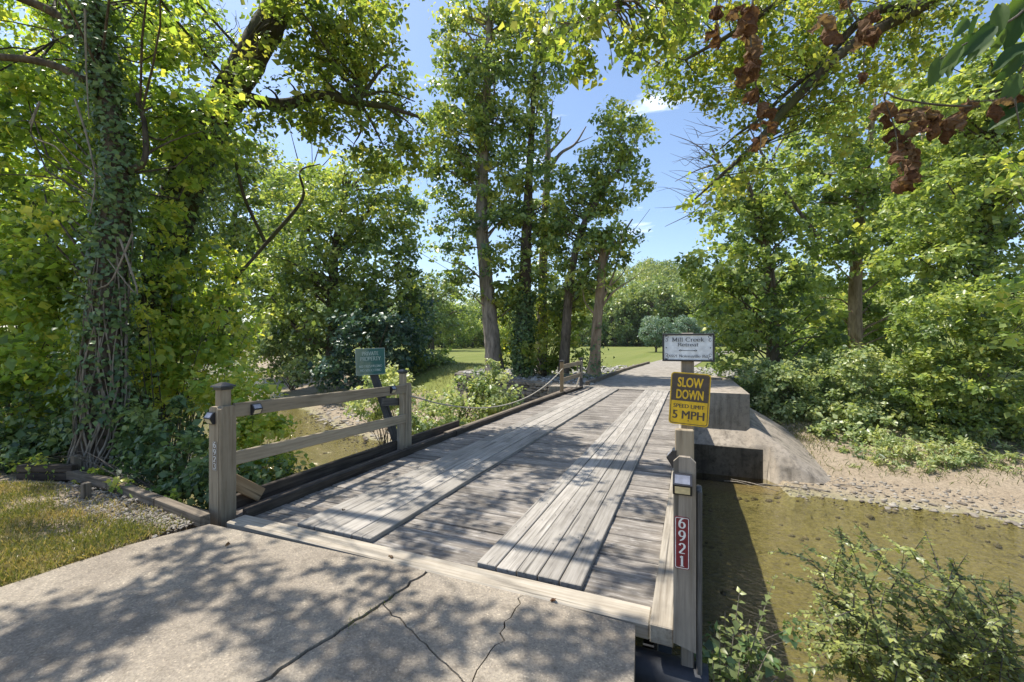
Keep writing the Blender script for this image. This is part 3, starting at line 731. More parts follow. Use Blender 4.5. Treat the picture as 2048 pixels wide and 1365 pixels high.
# ------------------------------------------------------------------ stone retaining wall and its planting bed
wall = thing('stone_retaining_wall', (-8, 18.4, -1.2), 'dark dry stone retaining wall in front of the tree bed', 'retaining wall')
pts = np.array([(-4.55, 16.45), (-7, 17.7), (-9.6, 19.2), (-11.6, 20.3), (-12.3, 22.2), (-12.2, 24.5)])
seg = np.linalg.norm(np.diff(pts, axis=0), axis=1); cum = np.r_[0, np.cumsum(seg)]
def wpt(s): return np.array([np.interp(s, cum, pts[:, 0]), np.interp(s, cum, pts[:, 1])])
core = []
for s in np.linspace(0, cum[-1], 14): core.append(wpt(s))
nvv = []
bm = bmesh.new(); rows = []
for k, p in enumerate(core):
    dd = core[min(k + 1, 13)] - core[max(k - 1, 0)]; dd /= np.linalg.norm(dd); nr = np.array([dd[1], -dd[0]])
    if nr[1] < 0: nr = -nr
    a_, b_ = p + nr * .08, p + nr * .45
    rows.append([bm.verts.new((a_[0], a_[1], -1.9)), bm.verts.new((a_[0], a_[1], -.08)), bm.verts.new((b_[0], b_[1], -.08)), bm.verts.new((b_[0], b_[1], -1.9))])
for r0, r1 in zip(rows[:-1], rows[1:]):
    for k in range(4): bm.faces.new((r0[k], r0[(k + 1) % 4], r1[(k + 1) % 4], r1[k]))
bmesh.ops.recalc_face_normals(bm, faces=bm.faces)
g = bpy.data.meshes.new('core'); bm.to_mesh(g); bm.free(); mobj('core', g, 'wallstone', wall)
z = -1.75
_wk = {}
while z < -.1:
    hh = random.uniform(.12, .2); s = random.uniform(0, .2)
    while s < cum[-1] - .2:
        l = random.uniform(.28, .62); p = wpt(s + l / 2); p1, p2 = wpt(s), wpt(s + l); ang = math.atan2(p2[1] - p1[1], p2[0] - p1[0])
        k = random.randint(0, 5)
        if k not in _wk:
            mm = boxmesh(1, 1, 1, .12).copy(); r = np.random.default_rng(k + 40)
            for v_ in mm.vertices: v_.co += Vector(r.normal(size=3) * .035)
            mm.materials.append(M['wallstone']); _wk[k] = mm
        o = bpy.data.objects.new('stone', _wk[k]); o.location = (p[0], p[1], z + hh / 2); o.scale = (l * .96, .3 + random.uniform(-.04, .06), hh * .92); o.rotation_euler = (random.uniform(-.05, .05), random.uniform(-.05, .05), ang + random.uniform(-.06, .06))
        link(o, wall); s += l
    z += hh
# riprap on the bed and beside the far lane
rip = bpy.data.objects.new('riprap_bed', None); C.objects.link(rip); tag(rip, kind='structure')
n = 270
u = rng.uniform(0, 1, n); P = np.empty((n, 3))
P[:, 0] = rng.uniform(-11.2, -3.55, n); P[:, 1] = bedline(P[:, 0]) + .25 + rng.uniform(0, 1, n) ** 1.3 * np.interp(P[:, 0], [-11, -3.5], [2.5, 13.5])
k = rng.uniform(size=n) < .25
P[k, 0] = rng.uniform(.1, 3.4, k.sum()); P[k, 1] = rng.uniform(22.5, 29, k.sum())
P[:, 2] = terrain(P[:, 0], P[:, 1]) + .03
stone_objs(P, rng.uniform(.16, .42, n), 'riprap', rip)
n = 1500; P = np.empty((n, 3)); P[:, 0] = rng.uniform(-11.2, -3.5, n); P[:, 1] = bedline(P[:, 0]) + .2 + rng.uniform(0, 1, n) * np.interp(P[:, 0], [-11, -3.5], [3, 14.5])
k = rng.uniform(size=n) < .25
P[k, 0] = rng.uniform(.1, 3.6, k.sum()); P[k, 1] = rng.uniform(22.3, 30, k.sum())
P[:, 2] = terrain(P[:, 0], P[:, 1]) + .02
o = mobj('small_riprap', stones_mesh('small_riprap', P, rng.uniform(.1, .24, n)), 'riprap', rip); o['kind'] = 'stuff'
# timber curb of the far lane
tc_ = thing('timber_curb', (-3.55, 17, 0), 'low brown timber curb along the left side of the far lane', 'curb')
cp = [(-3.66, 16.5), (-3.6, 20.4), (-3.45, 25), (-3.15, 30), (-2.85, 34)]
for (a0, a1), (b0, b1) in zip(cp[:-1], cp[1:]): board('timber', (a0, a1, .05), (b0, b1 - .02, .07), .16, .17, 'timber', tc_)

# ------------------------------------------------------------------ lettering
def vglyph():
    g = {}
    S = lambda *p: [list(x) for x in p]
    arc = lambda cx, cy, rx, ry, a0, a1, n=14: [[cx + rx * math.cos(math.radians(a0 + (a1 - a0) * i / n)), cy + ry * math.sin(math.radians(a0 + (a1 - a0) * i / n))] for i in range(n + 1)]
    # each glyph: width, strokes, serifs (x, y, half length)
    g['6'] = (.62, [arc(.31, .30, .25, .28, 0, 360, 22), arc(.60, .36, .54, .62, 180, 100, 12)], [])
    g['9'] = (.62, [arc(.31, .70, .25, .28, 0, 360, 22), arc(.02, .64, .54, .62, 0, -80, 12)], [])
    g['2'] = (.62, [arc(.31, .72, .24, .26, 165, -35, 14) + S((.06, .05)), S((.06, .05), (.58, .05))], [])
    g['1'] = (.5, [S((.25, 0), (.25, 1)), S((.25, .98), (.08, .84))], [(.25, .03, .2)])
    g['3'] = (.62, [arc(.29, .76, .22, .22, 160, -90, 14), arc(.29, .28, .27, .27, 90, -160, 16)], [])
    g['5'] = (.6, [S((.14, 1), (.1, .55)), S((.14, .97), (.52, .97)), arc(.28, .31, .26, .3, 130, -155, 16)], [])
    g['M'] = (.95, [S((.15, 0), (.15, 1)), S((.15, 1), (.47, .1)), S((.47, .1), (.8, 1)), S((.8, 1), (.8, 0))], [(.15, .02, .12), (.8, .02, .12), (.12, .98, .1), (.83, .98, .1)])
    g['C'] = (.82, [arc(.45, .5, .37, .5, 45, 315, 20)], [(.72, .85, .02)])
    g['R'] = (.8, [S((.18, 0), (.18, 1)), S((.18, .98), (.4, .98)) + arc(.4, .75, .23, .23, 90, -90, 10) + S((.18, .52)), S((.4, .52), (.74, 0))], [(.18, .02, .13), (.12, .98, .08), (.72, .02, .08)])
    g['N'] = (.85, [S((.16, 0), (.16, 1)), S((.16, 1), (.7, 0)), S((.7, 0), (.7, 1))], [(.16, .02, .12), (.12, .98, .08), (.7, .98, .12)])
    g['P'] = (.7, [S((.18, 0), (.18, 1)), S((.18, .98), (.38, .98)) + arc(.38, .73, .24, .25, 90, -90, 10) + S((.18, .48))], [(.18, .02, .14), (.12, .98, .08)])
    g['I'] = (.4, [S((.2, 0), (.2, 1))], [(.2, .02, .14), (.2, .98, .14)])
    g['V'] = (.75, [S((.08, 1), (.38, 0)), S((.38, 0), (.68, 1))], [(.08, .98, .1), (.68, .98, .1)])
    g['A'] = (.78, [S((.08, 0), (.39, 1)), S((.39, 1), (.7, 0)), S((.2, .34), (.58, .34))], [(.08, .02, .1), (.7, .02, .1)])
    g['T'] = (.75, [S((.37, 0), (.37, 1)), S((.06, .97), (.68, .97))], [(.37, .02, .14)])
    g['E'] = (.68, [S((.18, 0), (.18, 1)), S((.18, .97), (.6, .97)), S((.18, .52), (.5, .52)), S((.18, .03), (.62, .03))], [])
    g['O'] = (.85, [arc(.42, .5, .36, .5, 0, 360, 24)], [])
    g['Y'] = (.75, [S((.37, 0), (.37, .45)), S((.06, 1), (.37, .45)), S((.68, 1), (.37, .45))], [(.37, .02, .14), (.06, .98, .1), (.68, .98, .1)])
    g['S'] = (.62, [arc(.3, .75, .22, .24, 40, 265, 12) + arc(.3, .26, .24, .26, 88, -145, 12)], [])
    g['G'] = (.85, [arc(.45, .5, .37, .5, 45, 335, 20) + S((.8, .45)), S((.58, .45), (.84, .45))], [])
    g['L'] = (.62, [S((.18, 0), (.18, 1)), S((.18, .03), (.58, .03))], [(.18, .98, .13)])
    lo = .66
    g['i'] = (.32, [S((.16, 0), (.16, lo)), arc(.16, .88, .035, .035, 0, 360, 8)], [(.16, .02, .12), (.11, lo, .06)])
    g['l'] = (.32, [S((.16, 0), (.16, 1.02))], [(.16, .02, .12), (.11, 1.0, .06)])
    g['r'] = (.5, [S((.17, 0), (.17, lo)), arc(.37, .4, .2, .24, 180, 60, 8)], [(.17, .02, .12), (.11, lo, .06)])
    g['e'] = (.6, [S((.06, .36), (.53, .36)) + arc(.3, .33, .25, .33, 8, 320, 20)], [])
    g['k'] = (.66, [S((.16, 0), (.16, 1.02)), S((.16, .28), (.5, lo)), S((.26, .38), (.58, 0))], [(.16, .02, .12), (.11, 1.0, .06), (.58, .02, .09), (.5, lo, .09)])
    g['t'] = (.42, [S((.2, .9), (.2, .1)) + arc(.3, .12, .1, .11, 180, 320, 6), S((.05, lo - .02), (.38, lo - .02))], [])
    g['a'] = (.58, [arc(.27, .48, .2, .19, 150, 0, 8) + S((.47, .0)), arc(.26, .19, .2, .19, 0, 360, 16)], [(.5, .02, .06)])
    g['o'] = (.62, [arc(.31, .33, .26, .33, 0, 360, 20)], [])
    g['n'] = (.66, [S((.16, 0), (.16, lo)), arc(.33, .4, .17, .26, 180, 0, 10) + S((.5, 0))], [(.16, .02, .12), (.5, .02, .11), (.11, lo, .06)])
    g['s'] = (.48, [arc(.24, .49, .16, .16, 40, 265, 10) + arc(.24, .17, .17, .17, 88, -145, 10)], [])
    g['v'] = (.6, [S((.06, lo), (.3, 0)), S((.3, 0), (.54, lo))], [(.06, lo, .08), (.54, lo, .08)])
    g['d'] = (.64, [arc(.28, .33, .22, .33, 0, 360, 18), S((.5, 0), (.5, 1.02))], [(.45, 1.0, .06), (.54, .02, .06)])
    return g
GL = vglyph()
def serif_mesh(lines, wt=.12, thin=.05):
    """lines: (text, x centre, y baseline, height, x stretch) -> mesh in the XZ plane, facing -Y"""
    V, Fc = [], []
    def ribbon(p, closed=False):
        p = np.array(p, float)
        d = np.gradient(p, axis=0) if len(p) > 2 else np.array([p[1] - p[0]] * 2)
        if len(p) > 3 and np.allclose(p[0], p[-1]): d[0] = d[-1] = p[1] - p[-2]
        d = d / (np.linalg.norm(d, axis=1)[:, None] + 1e-9)
        w = thin + (wt - thin) * np.abs(d[:, 1]) ** 1.3
        nn = np.stack([-d[:, 1], d[:, 0]], 1) * w[:, None] / 2
        return p + nn, p - nn
    for text, cx, y0, h, xs in lines:
        if xs < 0: xs = -xs / (sum(GL[c][0] if c in GL else .4 for c in text) * h)
        wtot = sum(GL[c][0] if c in GL else .4 for c in text) * h * xs; x = cx - wtot / 2
        for ch in text:
            if ch == ' ': x += .4 * h * xs; continue
            w, st, se = GL[ch]
            kk_ = 0
            def put(q): return (x + q[0] * h * xs, -.00006 * kk_, y0 + q[1] * h)
            for s_ in st:
                kk_ += 1
                a, b_ = ribbon(s_); n0 = len(V)
                for qa, qb in zip(a, b_): V.append(put(qa)); V.append(put(qb))
                for k in range(len(a) - 1): Fc.append((n0 + 2 * k, n0 + 2 * k + 1, n0 + 2 * k + 3, n0 + 2 * k + 2))
            for (sx, sy, hl) in se:
                kk_ += 1; n0 = len(V)
                for qx, qy in ((-hl, -.025), (hl, -.025), (hl, .025), (-hl, .025)): V.append(put((sx + qx, sy + qy)))
                Fc.append((n0, n0 + 1, n0 + 2, n0 + 3))
            x += w * h * xs
    return pydata('lettering', V, Fc)
def sans_mesh(lines, off=.0, bold=0.0):
    V, Fc = [], []
    lines = [(t_, c_ + s_ * bold * h_, y_, h_, w_, s_) for t_, c_, y_, h_, w_ in lines for s_ in ((-1, 0, 1) if bold else (0,))]
    for text, cx, y0, h, wid, ly in lines:
        cu = bpy.data.curves.new('t', 'FONT'); cu.body = text; cu.size = 1; cu.offset = off; cu.resolution_u = 3
        ob = bpy.data.objects.new('t', cu); C.objects.link(ob); dg = bpy.context.evaluated_depsgraph_get()
        m_ = bpy.data.meshes.new_from_object(ob.evaluated_get(dg))
        v = np.array([x.co[:] for x in m_.vertices]); mn, mxx = v[:, :2].min(0), v[:, :2].max(0)
        n0 = len(V); sc_ = (wid / (mxx[0] - mn[0]), h / (mxx[1] - mn[1]))
        V += [(cx + (p[0] - (mn[0] + mxx[0]) / 2) * sc_[0], -.00008 * (ly + 1), y0 + (p[1] - mn[1]) * sc_[1]) for p in v]
        Fc += [tuple(i_ + n0 for i_ in p.vertices) for p in m_.polygons]
        bpy.data.objects.remove(ob); bpy.data.curves.remove(cu); bpy.data.meshes.remove(m_)
    return pydata('lettering', V, Fc)
def rrect(w, h, r, t, n=6):
    """rounded plate in XZ, front face at y=0, thickness t towards +Y"""
    pts = []
    for cx, cz, a0 in ((w / 2 - r, h / 2 - r, 0), (-w / 2 + r, h / 2 - r, 90), (-w / 2 + r, -h / 2 + r, 180), (w / 2 - r, -h / 2 + r, 270)):
        pts += [(cx + r * math.cos(math.radians(a0 + 90 * k / n)), cz + r * math.sin(math.radians(a0 + 90 * k / n))) for k in range(n + 1)]
    k = len(pts); v = [(x, 0, z_) for x, z_ in pts] + [(x, t, z_) for x, z_ in pts]
    return pydata('plate', v, [tuple(range(k))[::-1], tuple(range(k, 2 * k))] + [(i, (i + 1) % k, k + (i + 1) % k, k + i) for i in range(k)])
def rframe(w, h, r, bw, n=6):
    """flat rounded outline (a painted line) in XZ at y=0"""
    def ring(w, h, r):
        p = []
        for cx, cz, a0 in ((w / 2 - r, h / 2 - r, 0), (-w / 2 + r, h / 2 - r, 90), (-w / 2 + r, -h / 2 + r, 180), (w / 2 - r, -h / 2 + r, 270)):
            p += [(cx + r * math.cos(math.radians(a0 + 90 * k / n)), 0, cz + r * math.sin(math.radians(a0 + 90 * k / n))) for k in range(n + 1)]
        return p
    a, b_ = ring(w, h, r), ring(w - 2 * bw, h - 2 * bw, max(r - bw, .001)); k = len(a)
    return pydata('line', a + b_, [(i, (i + 1) % k, k + (i + 1) % k, k + i) for i in range(k)])
def sign_part(name, me, m, parent, y=0.0, x=0.0, z=0.0):
    o = mobj(name, me, m); o.parent = parent; o.location = (x, y, z); return o

# ------------------------------------------------------------------ right-hand sign post
YB = 2.62
sp0 = ony(1370, 1283, YB)
post = thing('sign_post', (sp0.x, YB + .09, -.4), 'grey timber post holding the signs beside the bridge entrance on the right', 'post')
def xz(px, py, y): v = ony(px, py, y); return v.x, v.z
x0, zt = xz(1362, 668, YB + .10); x1, _ = xz(1388, 668, YB + .10)
board('post', ((x0 + x1) / 2, YB + .10, -1.9), ((x0 + x1) / 2, YB + .10, zt), .09, x1 - x0, 'fence2', post, up=(1, 0, 0))
a0, b0 = xz(1347, 1283, YB); a1, b1 = xz(1392, 1283, YB); _, tz = xz(1370, 915, YB)
bm = bmesh.new(); hw_ = (a1 - a0) / 2; cxx = (a0 + a1) / 2
vs = [(-hw_, b0 + .0), (hw_, b0 - .03), (hw_, tz - .03), (hw_ - .03, tz), (-hw_ + .03, tz), (-hw_, tz - .03)]
def plank_poly(name, poly, cx, y, th, m, parent):
    """a vertical plank cut to an outline (x, z), its grain running up"""
    v = [(z_, 0, -x_) for x_, z_ in poly] + [(z_, th, -x_) for x_, z_ in poly]; k = len(poly)
    me_ = pydata(name, v, [tuple(range(k)), tuple(range(k, 2 * k))[::-1]] + [(i, k + i, k + (i + 1) % k, (i + 1) % k) for i in range(k)])
    bm_ = bmesh.new(); bm_.from_mesh(me_); bmesh.ops.recalc_face_normals(bm_, faces=bm_.faces); bm_.to_mesh(me_); bm_.free()
    o_ = bpy.data.objects.new(name, me_); me_.materials.append(M[m])
    o_.matrix_world = Matrix.Translation((cx, y, 0)) @ Matrix(((0, 0, -1), (0, 1, 0), (1, 0, 0))).to_4x4()
    return link(o_, parent)
plank_poly('front_plank', vs, cxx, YB - .02, .038, 'fence2', post)
u0, _ = xz(1350, 900, YB + .03); u1, ut = xz(1388, 862, YB + .03)
board('upper_plank', ((u0 + u1) / 2, YB + .036, b0 + .1), ((u0 + u1) / 2, YB + .036, ut), .036, u1 - u0, 'fence', post, up=(1, 0, 0))
board('side_plank', (a1 + .018, YB + .09, -1.95), (a1 + .018, YB + .09, .85), .13, .03, 'oldpost', post, up=(1, 0, 0))
# retreat sign
def sign_root(name, px, py, y, label, cat='sign', rot=0.0):
    v = ony(px, py, y); t = thing(name, v, label, cat); t.rotation_euler = (0, rot, 0); return t
YS = YB + .03
k = ony(1376, 697, YS); q_ = F / (k - Vector((0, 0, CH))).dot(Vector((-SN, CS, 0)))     # pixels per metre there
t = sign_root('retreat_sign', 1376, 697, YS, 'white sign in a black frame with retreat name, arrow and street address')
w, h = 97 / q_, 56 / q_; bw = .010
me_ = rrect(w - .004, h - .004, .001, .012); sign_part('panel', me_, 'signwhite', t, .002)
for (x_, z_, l, ww) in ((0, h / 2 - bw / 2, w, bw), (0, -h / 2 + bw / 2, w, bw), (-w / 2 + bw / 2, 0, bw, h - 2 * bw), (w / 2 - bw / 2, 0, bw, h - 2 * bw)):
    o = sign_part('frame', boxmesh(l, .022, ww, .002).copy(), 'black', t, .006, x_, z_)
u_ = 1 / q_
for ln_ in (('Mill Creek', 0, 11.9 * u_, 7.9 * u_, -60 * u_), ('Retreat', 0, 2.4 * u_, 6.8 * u_, -39 * u_), ('6921 Nolensville Rd', 0, -19.8 * u_, 5.2 * u_, -72 * u_)): sign_part('lettering', serif_mesh([ln_], .115, .055), 'ink', t, -.0005)

V, Fc = [], []
def quad(x_, z_, w_, h_): n0 = len(V); V.extend([(x_ - w_ / 2, 0, z_ - h_ / 2), (x_ + w_ / 2, 0, z_ - h_ / 2), (x_ + w_ / 2, 0, z_ + h_ / 2), (x_ - w_ / 2, 0, z_ + h_ / 2)]); Fc.append((n0, n0 + 1, n0 + 2, n0 + 3))
def poly(ps): n0 = len(V); V.extend([(a, 0, b_) for a, b_ in ps]); Fc.append(tuple(range(n0, n0 + len(ps))))
quad(0, -6 * u_, 28 * u_, .9 * u_)
for s in (-1, 1):
    poly([(s * 17 * u_, -6 * u_), (s * 13.5 * u_, -3.4 * u_), (s * 14.6 * u_, -6 * u_), (s * 13.5 * u_, -8.6 * u_)])
    poly([(s * 13 * u_, -6 * u_), (s * 11.4 * u_, -4.6 * u_), (s * 10.4 * u_, -6 * u_), (s * 11.4 * u_, -7.4 * u_)])
sign_part('arrow', pydata('arrow', V, Fc), 'ink', t, -.0005)
for sx in (-1, 1):
    for sz in (-1, 1):     # corner scrolls
        V, Fc = [], []
        cx_, cz_ = sx * 40.5 * u_, sz * 18 * u_
        for (r, a0, a1, ox, oz) in ((3.2, 0, 300, 0, 3.0), (2.4, 60, 360, 0, -3.2), (1.3, 0, 360, 1.2, 5)):
            n0 = len(V)
            for i_ in range(13):
                an = math.radians(a0 + (a1 - a0) * i_ / 12); wd = .75 * u_ * (.5 + .7 * math.sin(math.pi * i_ / 12))
                for rr in (r * u_ - wd / 2, r * u_ + wd / 2): V.append((cx_ + sx * (ox * u_ + rr * math.cos(an)), 0, cz_ + sz * (oz * u_ + rr * math.sin(an))))
            Fc += [(n0 + 2 * i_, n0 + 2 * i_ + 1, n0 + 2 * i_ + 3, n0 + 2 * i_ + 2) for i_ in range(12)]
        sign_part('corner_scroll', pydata('corner_scroll', V, Fc), 'ink', t, -.0005)
    V, Fc = [], []; quad(sx * 41 * u_, -.5 * u_, 2 * u_, 2 * u_); sign_part('side_dot', pydata('side_dot', V, Fc), 'ink', t, -.0005)
# slow down sign
YS2 = YB + .005
k = ony(1379, 800, YS2); q2 = F / (k - Vector((0, 0, CH))).dot(Vector((-SN, CS, 0))); u_ = 1 / q2
t = sign_root('speed_sign', 1379, 800.5, YS2, 'yellow and black slow down sign with 5 mph limit on the right post', 'sign', math.radians(3.2))
w, h = 74 * u_, 105 * u_
sign_part('panel', rrect(w, h, 7 * u_, .003), 'yellow', t)
sign_part('border_line', rframe(w - 4 * u_, h - 4 * u_, 5.5 * u_, 1.3 * u_), 'signbrown', t, -.0006)
V, Fc = [], []
poly([(-w / 2 + 3.5 * u_, -4.5 * u_), (w / 2 - 3.5 * u_, -4.5 * u_)] + [(w / 2 - 3.5 * u_ - 4 * u_ + 4 * u_ * math.cos(a), h / 2 - 7.5 * u_ + 4 * u_ * math.sin(a)) for a in np.linspace(0, math.pi / 2, 6)] + [(-w / 2 + 7.5 * u_ + 4 * u_ * math.cos(a), h / 2 - 7.5 * u_ + 4 * u_ * math.sin(a)) for a in np.linspace(math.pi / 2, math.pi, 6)])
sign_part('dark_field', pydata('dark_field', V, Fc), 'signbrown', t, -.0009)
for ln_ in (('SLOW', 0, 23.5 * u_, 19.5 * u_, 47 * u_), ('DOWN', 0, -.5 * u_, 19 * u_, 50 * u_)): sign_part('lettering', sans_mesh([ln_], .016, .015), 'yellow', t, -.0014)
for ln_ in (('SPEED LIMIT', -.5 * u_, -18.5 * u_, 7.8 * u_, 57 * u_), ('5 MPH', -.5 * u_, -40.5 * u_, 16.5 * u_, 58 * u_)): sign_part('lettering', sans_mesh([ln_], 0, .04), 'signbrown', t, -.0008)
for cz_ in (14, -44.5):
    V, Fc = [], []; poly([(1.2 * u_ * math.cos(a), cz_ * u_ * .97 + 1.2 * u_ * math.sin(a)) for a in np.linspace(0, 6.283, 9)[:-1]])
    sign_part('screw', pydata('screw', V, Fc), 'black', t, -.0022)
# number plates
def number_plate(name, digits, parent_m, w, h, face, line, dg, label):
    t = thing(name, parent_m.translation, label, 'number plate'); t.rotation_euler = parent_m.to_euler()
    sign_part('plate', rrect(w, h, w * .16, .003), face, t)
    sign_part('border_line', rframe(w * .92, h * .975, w * .13, w * .05), line, t, -.0006)
    dh = h * .2
    sign_part('digits', serif_mesh([(c, 0, h / 2 - h * .245 * (i_ + 1) + h * .03, dh, .95) for i_, c in enumerate(digits)], .2, .075), dg, t, -.0008)
    return t
YF = YB - .02
k = ony(1364, 1088, YF - .004); qn = F / (k - Vector((0, 0, CH))).dot(Vector((-SN, CS, 0)))
number_plate('number_plate', '6921', Matrix.Translation(k), 28 / qn, 104 / qn, 'red', 'white', 'white', 'maroon plate with white numbers 6921 on the right post')

# ------------------------------------------------------------------ solar wall lights
def solar_light(loc, rotz, label, w=.095, h=.115):
    """wedge shaped light: back on the surface, lens facing local -Y"""
    t = thing('solar_light', loc, label, 'light', 'small black solar lights'); t.rotation_euler = (0, 0, rotz)
    d0, d1 = .02, .055
    prof = [(0, -h / 2), (-d0, -h / 2), (-d1, h * .05), (-d0 * .9, h / 2), (0, h / 2)]
    v = [(-w / 2, a, b_) for a, b_ in prof] + [(w / 2, a, b_) for a, b_ in prof]; k = 5
    sign_part('housing', pydata('housing', v, [(0, 1, 2, 3, 4), (9, 8, 7, 6, 5)] + [(i, k + i, k + (i + 1) % k, (i + 1) % k) for i in range(k)]), 'black', t)
    def face(p, q, ins, m, nm):
        p, q = np.array(p), np.array(q); d = q - p; n_ = np.array([-d[1], d[0]]); n_ /= np.linalg.norm(n_)
        if n_[0] > 0: n_ = -n_
        a, b_ = p + d * ins + n_ * .0015, q - d * ins + n_ * .0015; ww = w / 2 * .78
        sign_part(nm, pydata(nm, [(-ww, *a), (ww, *a), (ww, *b_), (-ww, *b_)], [(0, 1, 2, 3)]), m, t)
    face(prof[1], prof[2], .14, 'lens', 'lens'); face(prof[2], prof[3], .12, 'solar', 'solar_panel')
    return t
k = ony(1365, 969, YF)
solar_light(k, 0, 'black solar light with pale lens on the plank above plate 6921', 36 / qn, 42 / qn)
k = ony(1349, 917, YB + .05); solar_light((a0 if False else k.x + .012, YB + .05, k.z), -math.pi / 2, 'black solar light on the left edge of the right post, seen from the side', .08, .1)

# ------------------------------------------------------------------ left fence
XF = -4.2
fn = thing('bridge_fence', (XF, 4.3, -.05), 'two-rail tan timber fence on the left edge of the bridge', 'fence')
p = onx(445, 768, XF)
def capped_post(x, y, top, s, parent, m='fence', base=-.12):
    board('post', (x, y, base), (x, y, top - .03), s, s, m, parent, up=(1, 0, 0), bev=.008)
    bm_ = bmesh.new()
    for (w0, w1, z0, z1) in ((s * 1.2, s * 1.2, top - .05, top - .022), (s * 1.55, s * 1.5, top - .022, top - .008), (s * 1.5, s * .35, top - .008, top + .022)):
        va = [bm_.verts.new((x + sx * w0 / 2, y + sy * w0 / 2, z0)) for sx, sy in ((-1, -1), (1, -1), (1, 1), (-1, 1))]
        vb_ = [bm_.verts.new((x + sx * w1 / 2, y + sy * w1 / 2, z1)) for sx, sy in ((-1, -1), (1, -1), (1, 1), (-1, 1))]
        for i_ in range(4): bm_.faces.new((va[i_], va[(i_ + 1) % 4], vb_[(i_ + 1) % 4], vb_[i_]))
        bm_.faces.new(va[::-1]); bm_.faces.new(vb_)
    g_ = bpy.data.meshes.new('post_cap'); bm_.to_mesh(g_); bm_.free()
    return mobj('post_cap', g_, 'black', parent)
capped_post(XF - .06, 2.84, 1.27, .10, fn)
def dogear(w, z0, z1, c=.025): return [(-w / 2, z0), (w / 2, z0), (w / 2, z1 - c), (w / 2 - c, z1), (-w / 2 + c, z1), (-w / 2, z1 - c)]
plank_poly('front_plank', dogear(.135, -.13, 1.06), XF - .07, 2.752, .036, 'fence', fn)
def plank_x(name, w, z0, z1, x, y, th, m, parent):
    o_ = plank_poly(name, dogear(w, z0, z1), 0, 0, th, m, None)
    o_.matrix_world = Matrix.Translation((x, y, 0)) @ Matrix.Rotation(math.pi / 2, 4, 'Z') @ Matrix(((0, 0, -1), (0, 1, 0), (1, 0, 0))).to_4x4()
    o_.parent = parent; o_.matrix_parent_inverse = Matrix.Translation(-parent.location); return o_
plank_x('side_plank', .15, -.12, 1.065, XF + .036, 2.83, .036, 'fence', fn)
board('rail', (XF + .002, 2.90, 1.01), (XF + .002, 5.70, .935), .038, .14, 'fence', fn)
board('rail', (XF + .002, 2.90, .53), (XF + .002, 5.70, .465), .038, .135, 'fence', fn)
pz = onx(812, 742, XF - .05).z
capped_post(XF - .045, 5.70, pz, .09, fn)
plank_x('side_plank', .14, -.1, onx(818, 767, XF).z, XF + .03, 5.76, .034, 'fence', fn)
b0_ = onx(470, 960, XF); board('brace', (XF - .05, 2.84, .36), (XF - .05, 3.24, .05), .036, .14, 'newwood', fn, up=(0, 0, 1))
sa, sb = onx(764, 806, XF - .12), onx(810, 805, XF - .12); board('stub_rail', sa, sb, .035, .12, 'oldpost', fn)
sa = onx(800, 848, XF - .1); board('stub_post', (sa.x, sa.y, sa.z), (sa.x, sa.y, -.15), .05, .1, 'fence2', fn, up=(0, 1, 0))
kk = ony(424, 838, 2.75); solar_light((kk.x, 2.752, kk.z), 0, 'black solar light on the fence post above plate 6923')
kk = onx(510, 820, XF + .021); solar_light((XF + .021, kk.y, kk.z), math.pi / 2, 'black solar light on the fence top rail near the entrance post', .1, .11)
kk = onx(784, 781, XF + .021); solar_light((XF + .021, kk.y, kk.z), math.pi / 2, 'black solar light at the far end of the fence top rail', .1, .11)
kk = ony(429, 914, 2.747); number_plate('number_plate', '6923', Matrix.Translation((kk.x, 2.747, kk.z)), .062, .28, 'brownplate', 'white', 'white', 'small brown plate with white numbers 6923 on the left fence post')
# private property sign on its leaning post
XP = -4.85
ps = thing('leaning_post', onx(797, 890, -4.42), 'dark old post leaning left behind the fence, holding the green sign', 'post')
pa, pb = onx(800, 905, -4.42), onx(740, 728, XP + .03); pa = pa + (pa - pb) * .35
board('post', pa, pb, .10, .10, 'oldpost', ps, up=(0, 1, 0))
k = onx(741, 725, XP + .1)
dz = (k - Vector((0, 0, CH))).dot(Vector((-SN, CS, 0))); qp = F / dz
t = thing('property_sign', k, 'faded green private property sign on the leaning post', 'sign')
t.rotation_euler = (0, math.radians(-2.0), math.atan2(k.x, -k.y) + math.pi + math.radians(4))
u_ = 1 / qp
m, nt, b, o = mat('faded green sign')
tcx = N(nt, 'TexCoord'); f_ = noise(nt, tcx.outputs['Object'], 9, 6, .7)
sx_ = N(nt, 'SeparateXYZ'); nt.links.new(tcx.outputs['Object'], sx_.inputs[0])
ad = N(nt, 'Math', operation='MULTIPLY_ADD'); nt.links.new(sx_.outputs[0], ad.inputs[0]); ad.inputs[1].default_value = -1.1; nt.links.new(f_, ad.inputs[2])
nt.links.new(ramp(nt, ad.outputs[0], [(.42, (.012, .10, .085)), (.66, (.14, .20, .14)), (.85, (.22, .24, .18))]), b.inputs['Base Color']); b.inputs['Roughness'].default_value = .45
M['green'] = m
M['fadedwhite'] = plain('faded white lettering', (.42, .5, .45), .6)
sign_part('panel', rrect(56 * u_, 53 * u_, .006, .004), 'green', t)
sign_part('border_line', rframe(56 * u_, 53 * u_, .006, .8 * u_), 'fadedwhite', t, -.0008)
for ln_ in (('PRIVATE', 0, 12.5 * u_, 7.4 * u_, .9), ('PROPERTY', 0, 2 * u_, 7.4 * u_, .88), ('NO TRESPASSING', 0, -11.5 * u_, 4.4 * u_, -44 * u_), ('NO SOLICITING', 0, -19.5 * u_, 4.4 * u_, -40 * u_)): sign_part('lettering', serif_mesh([ln_], .17, .09), 'fadedwhite', t, -.001)
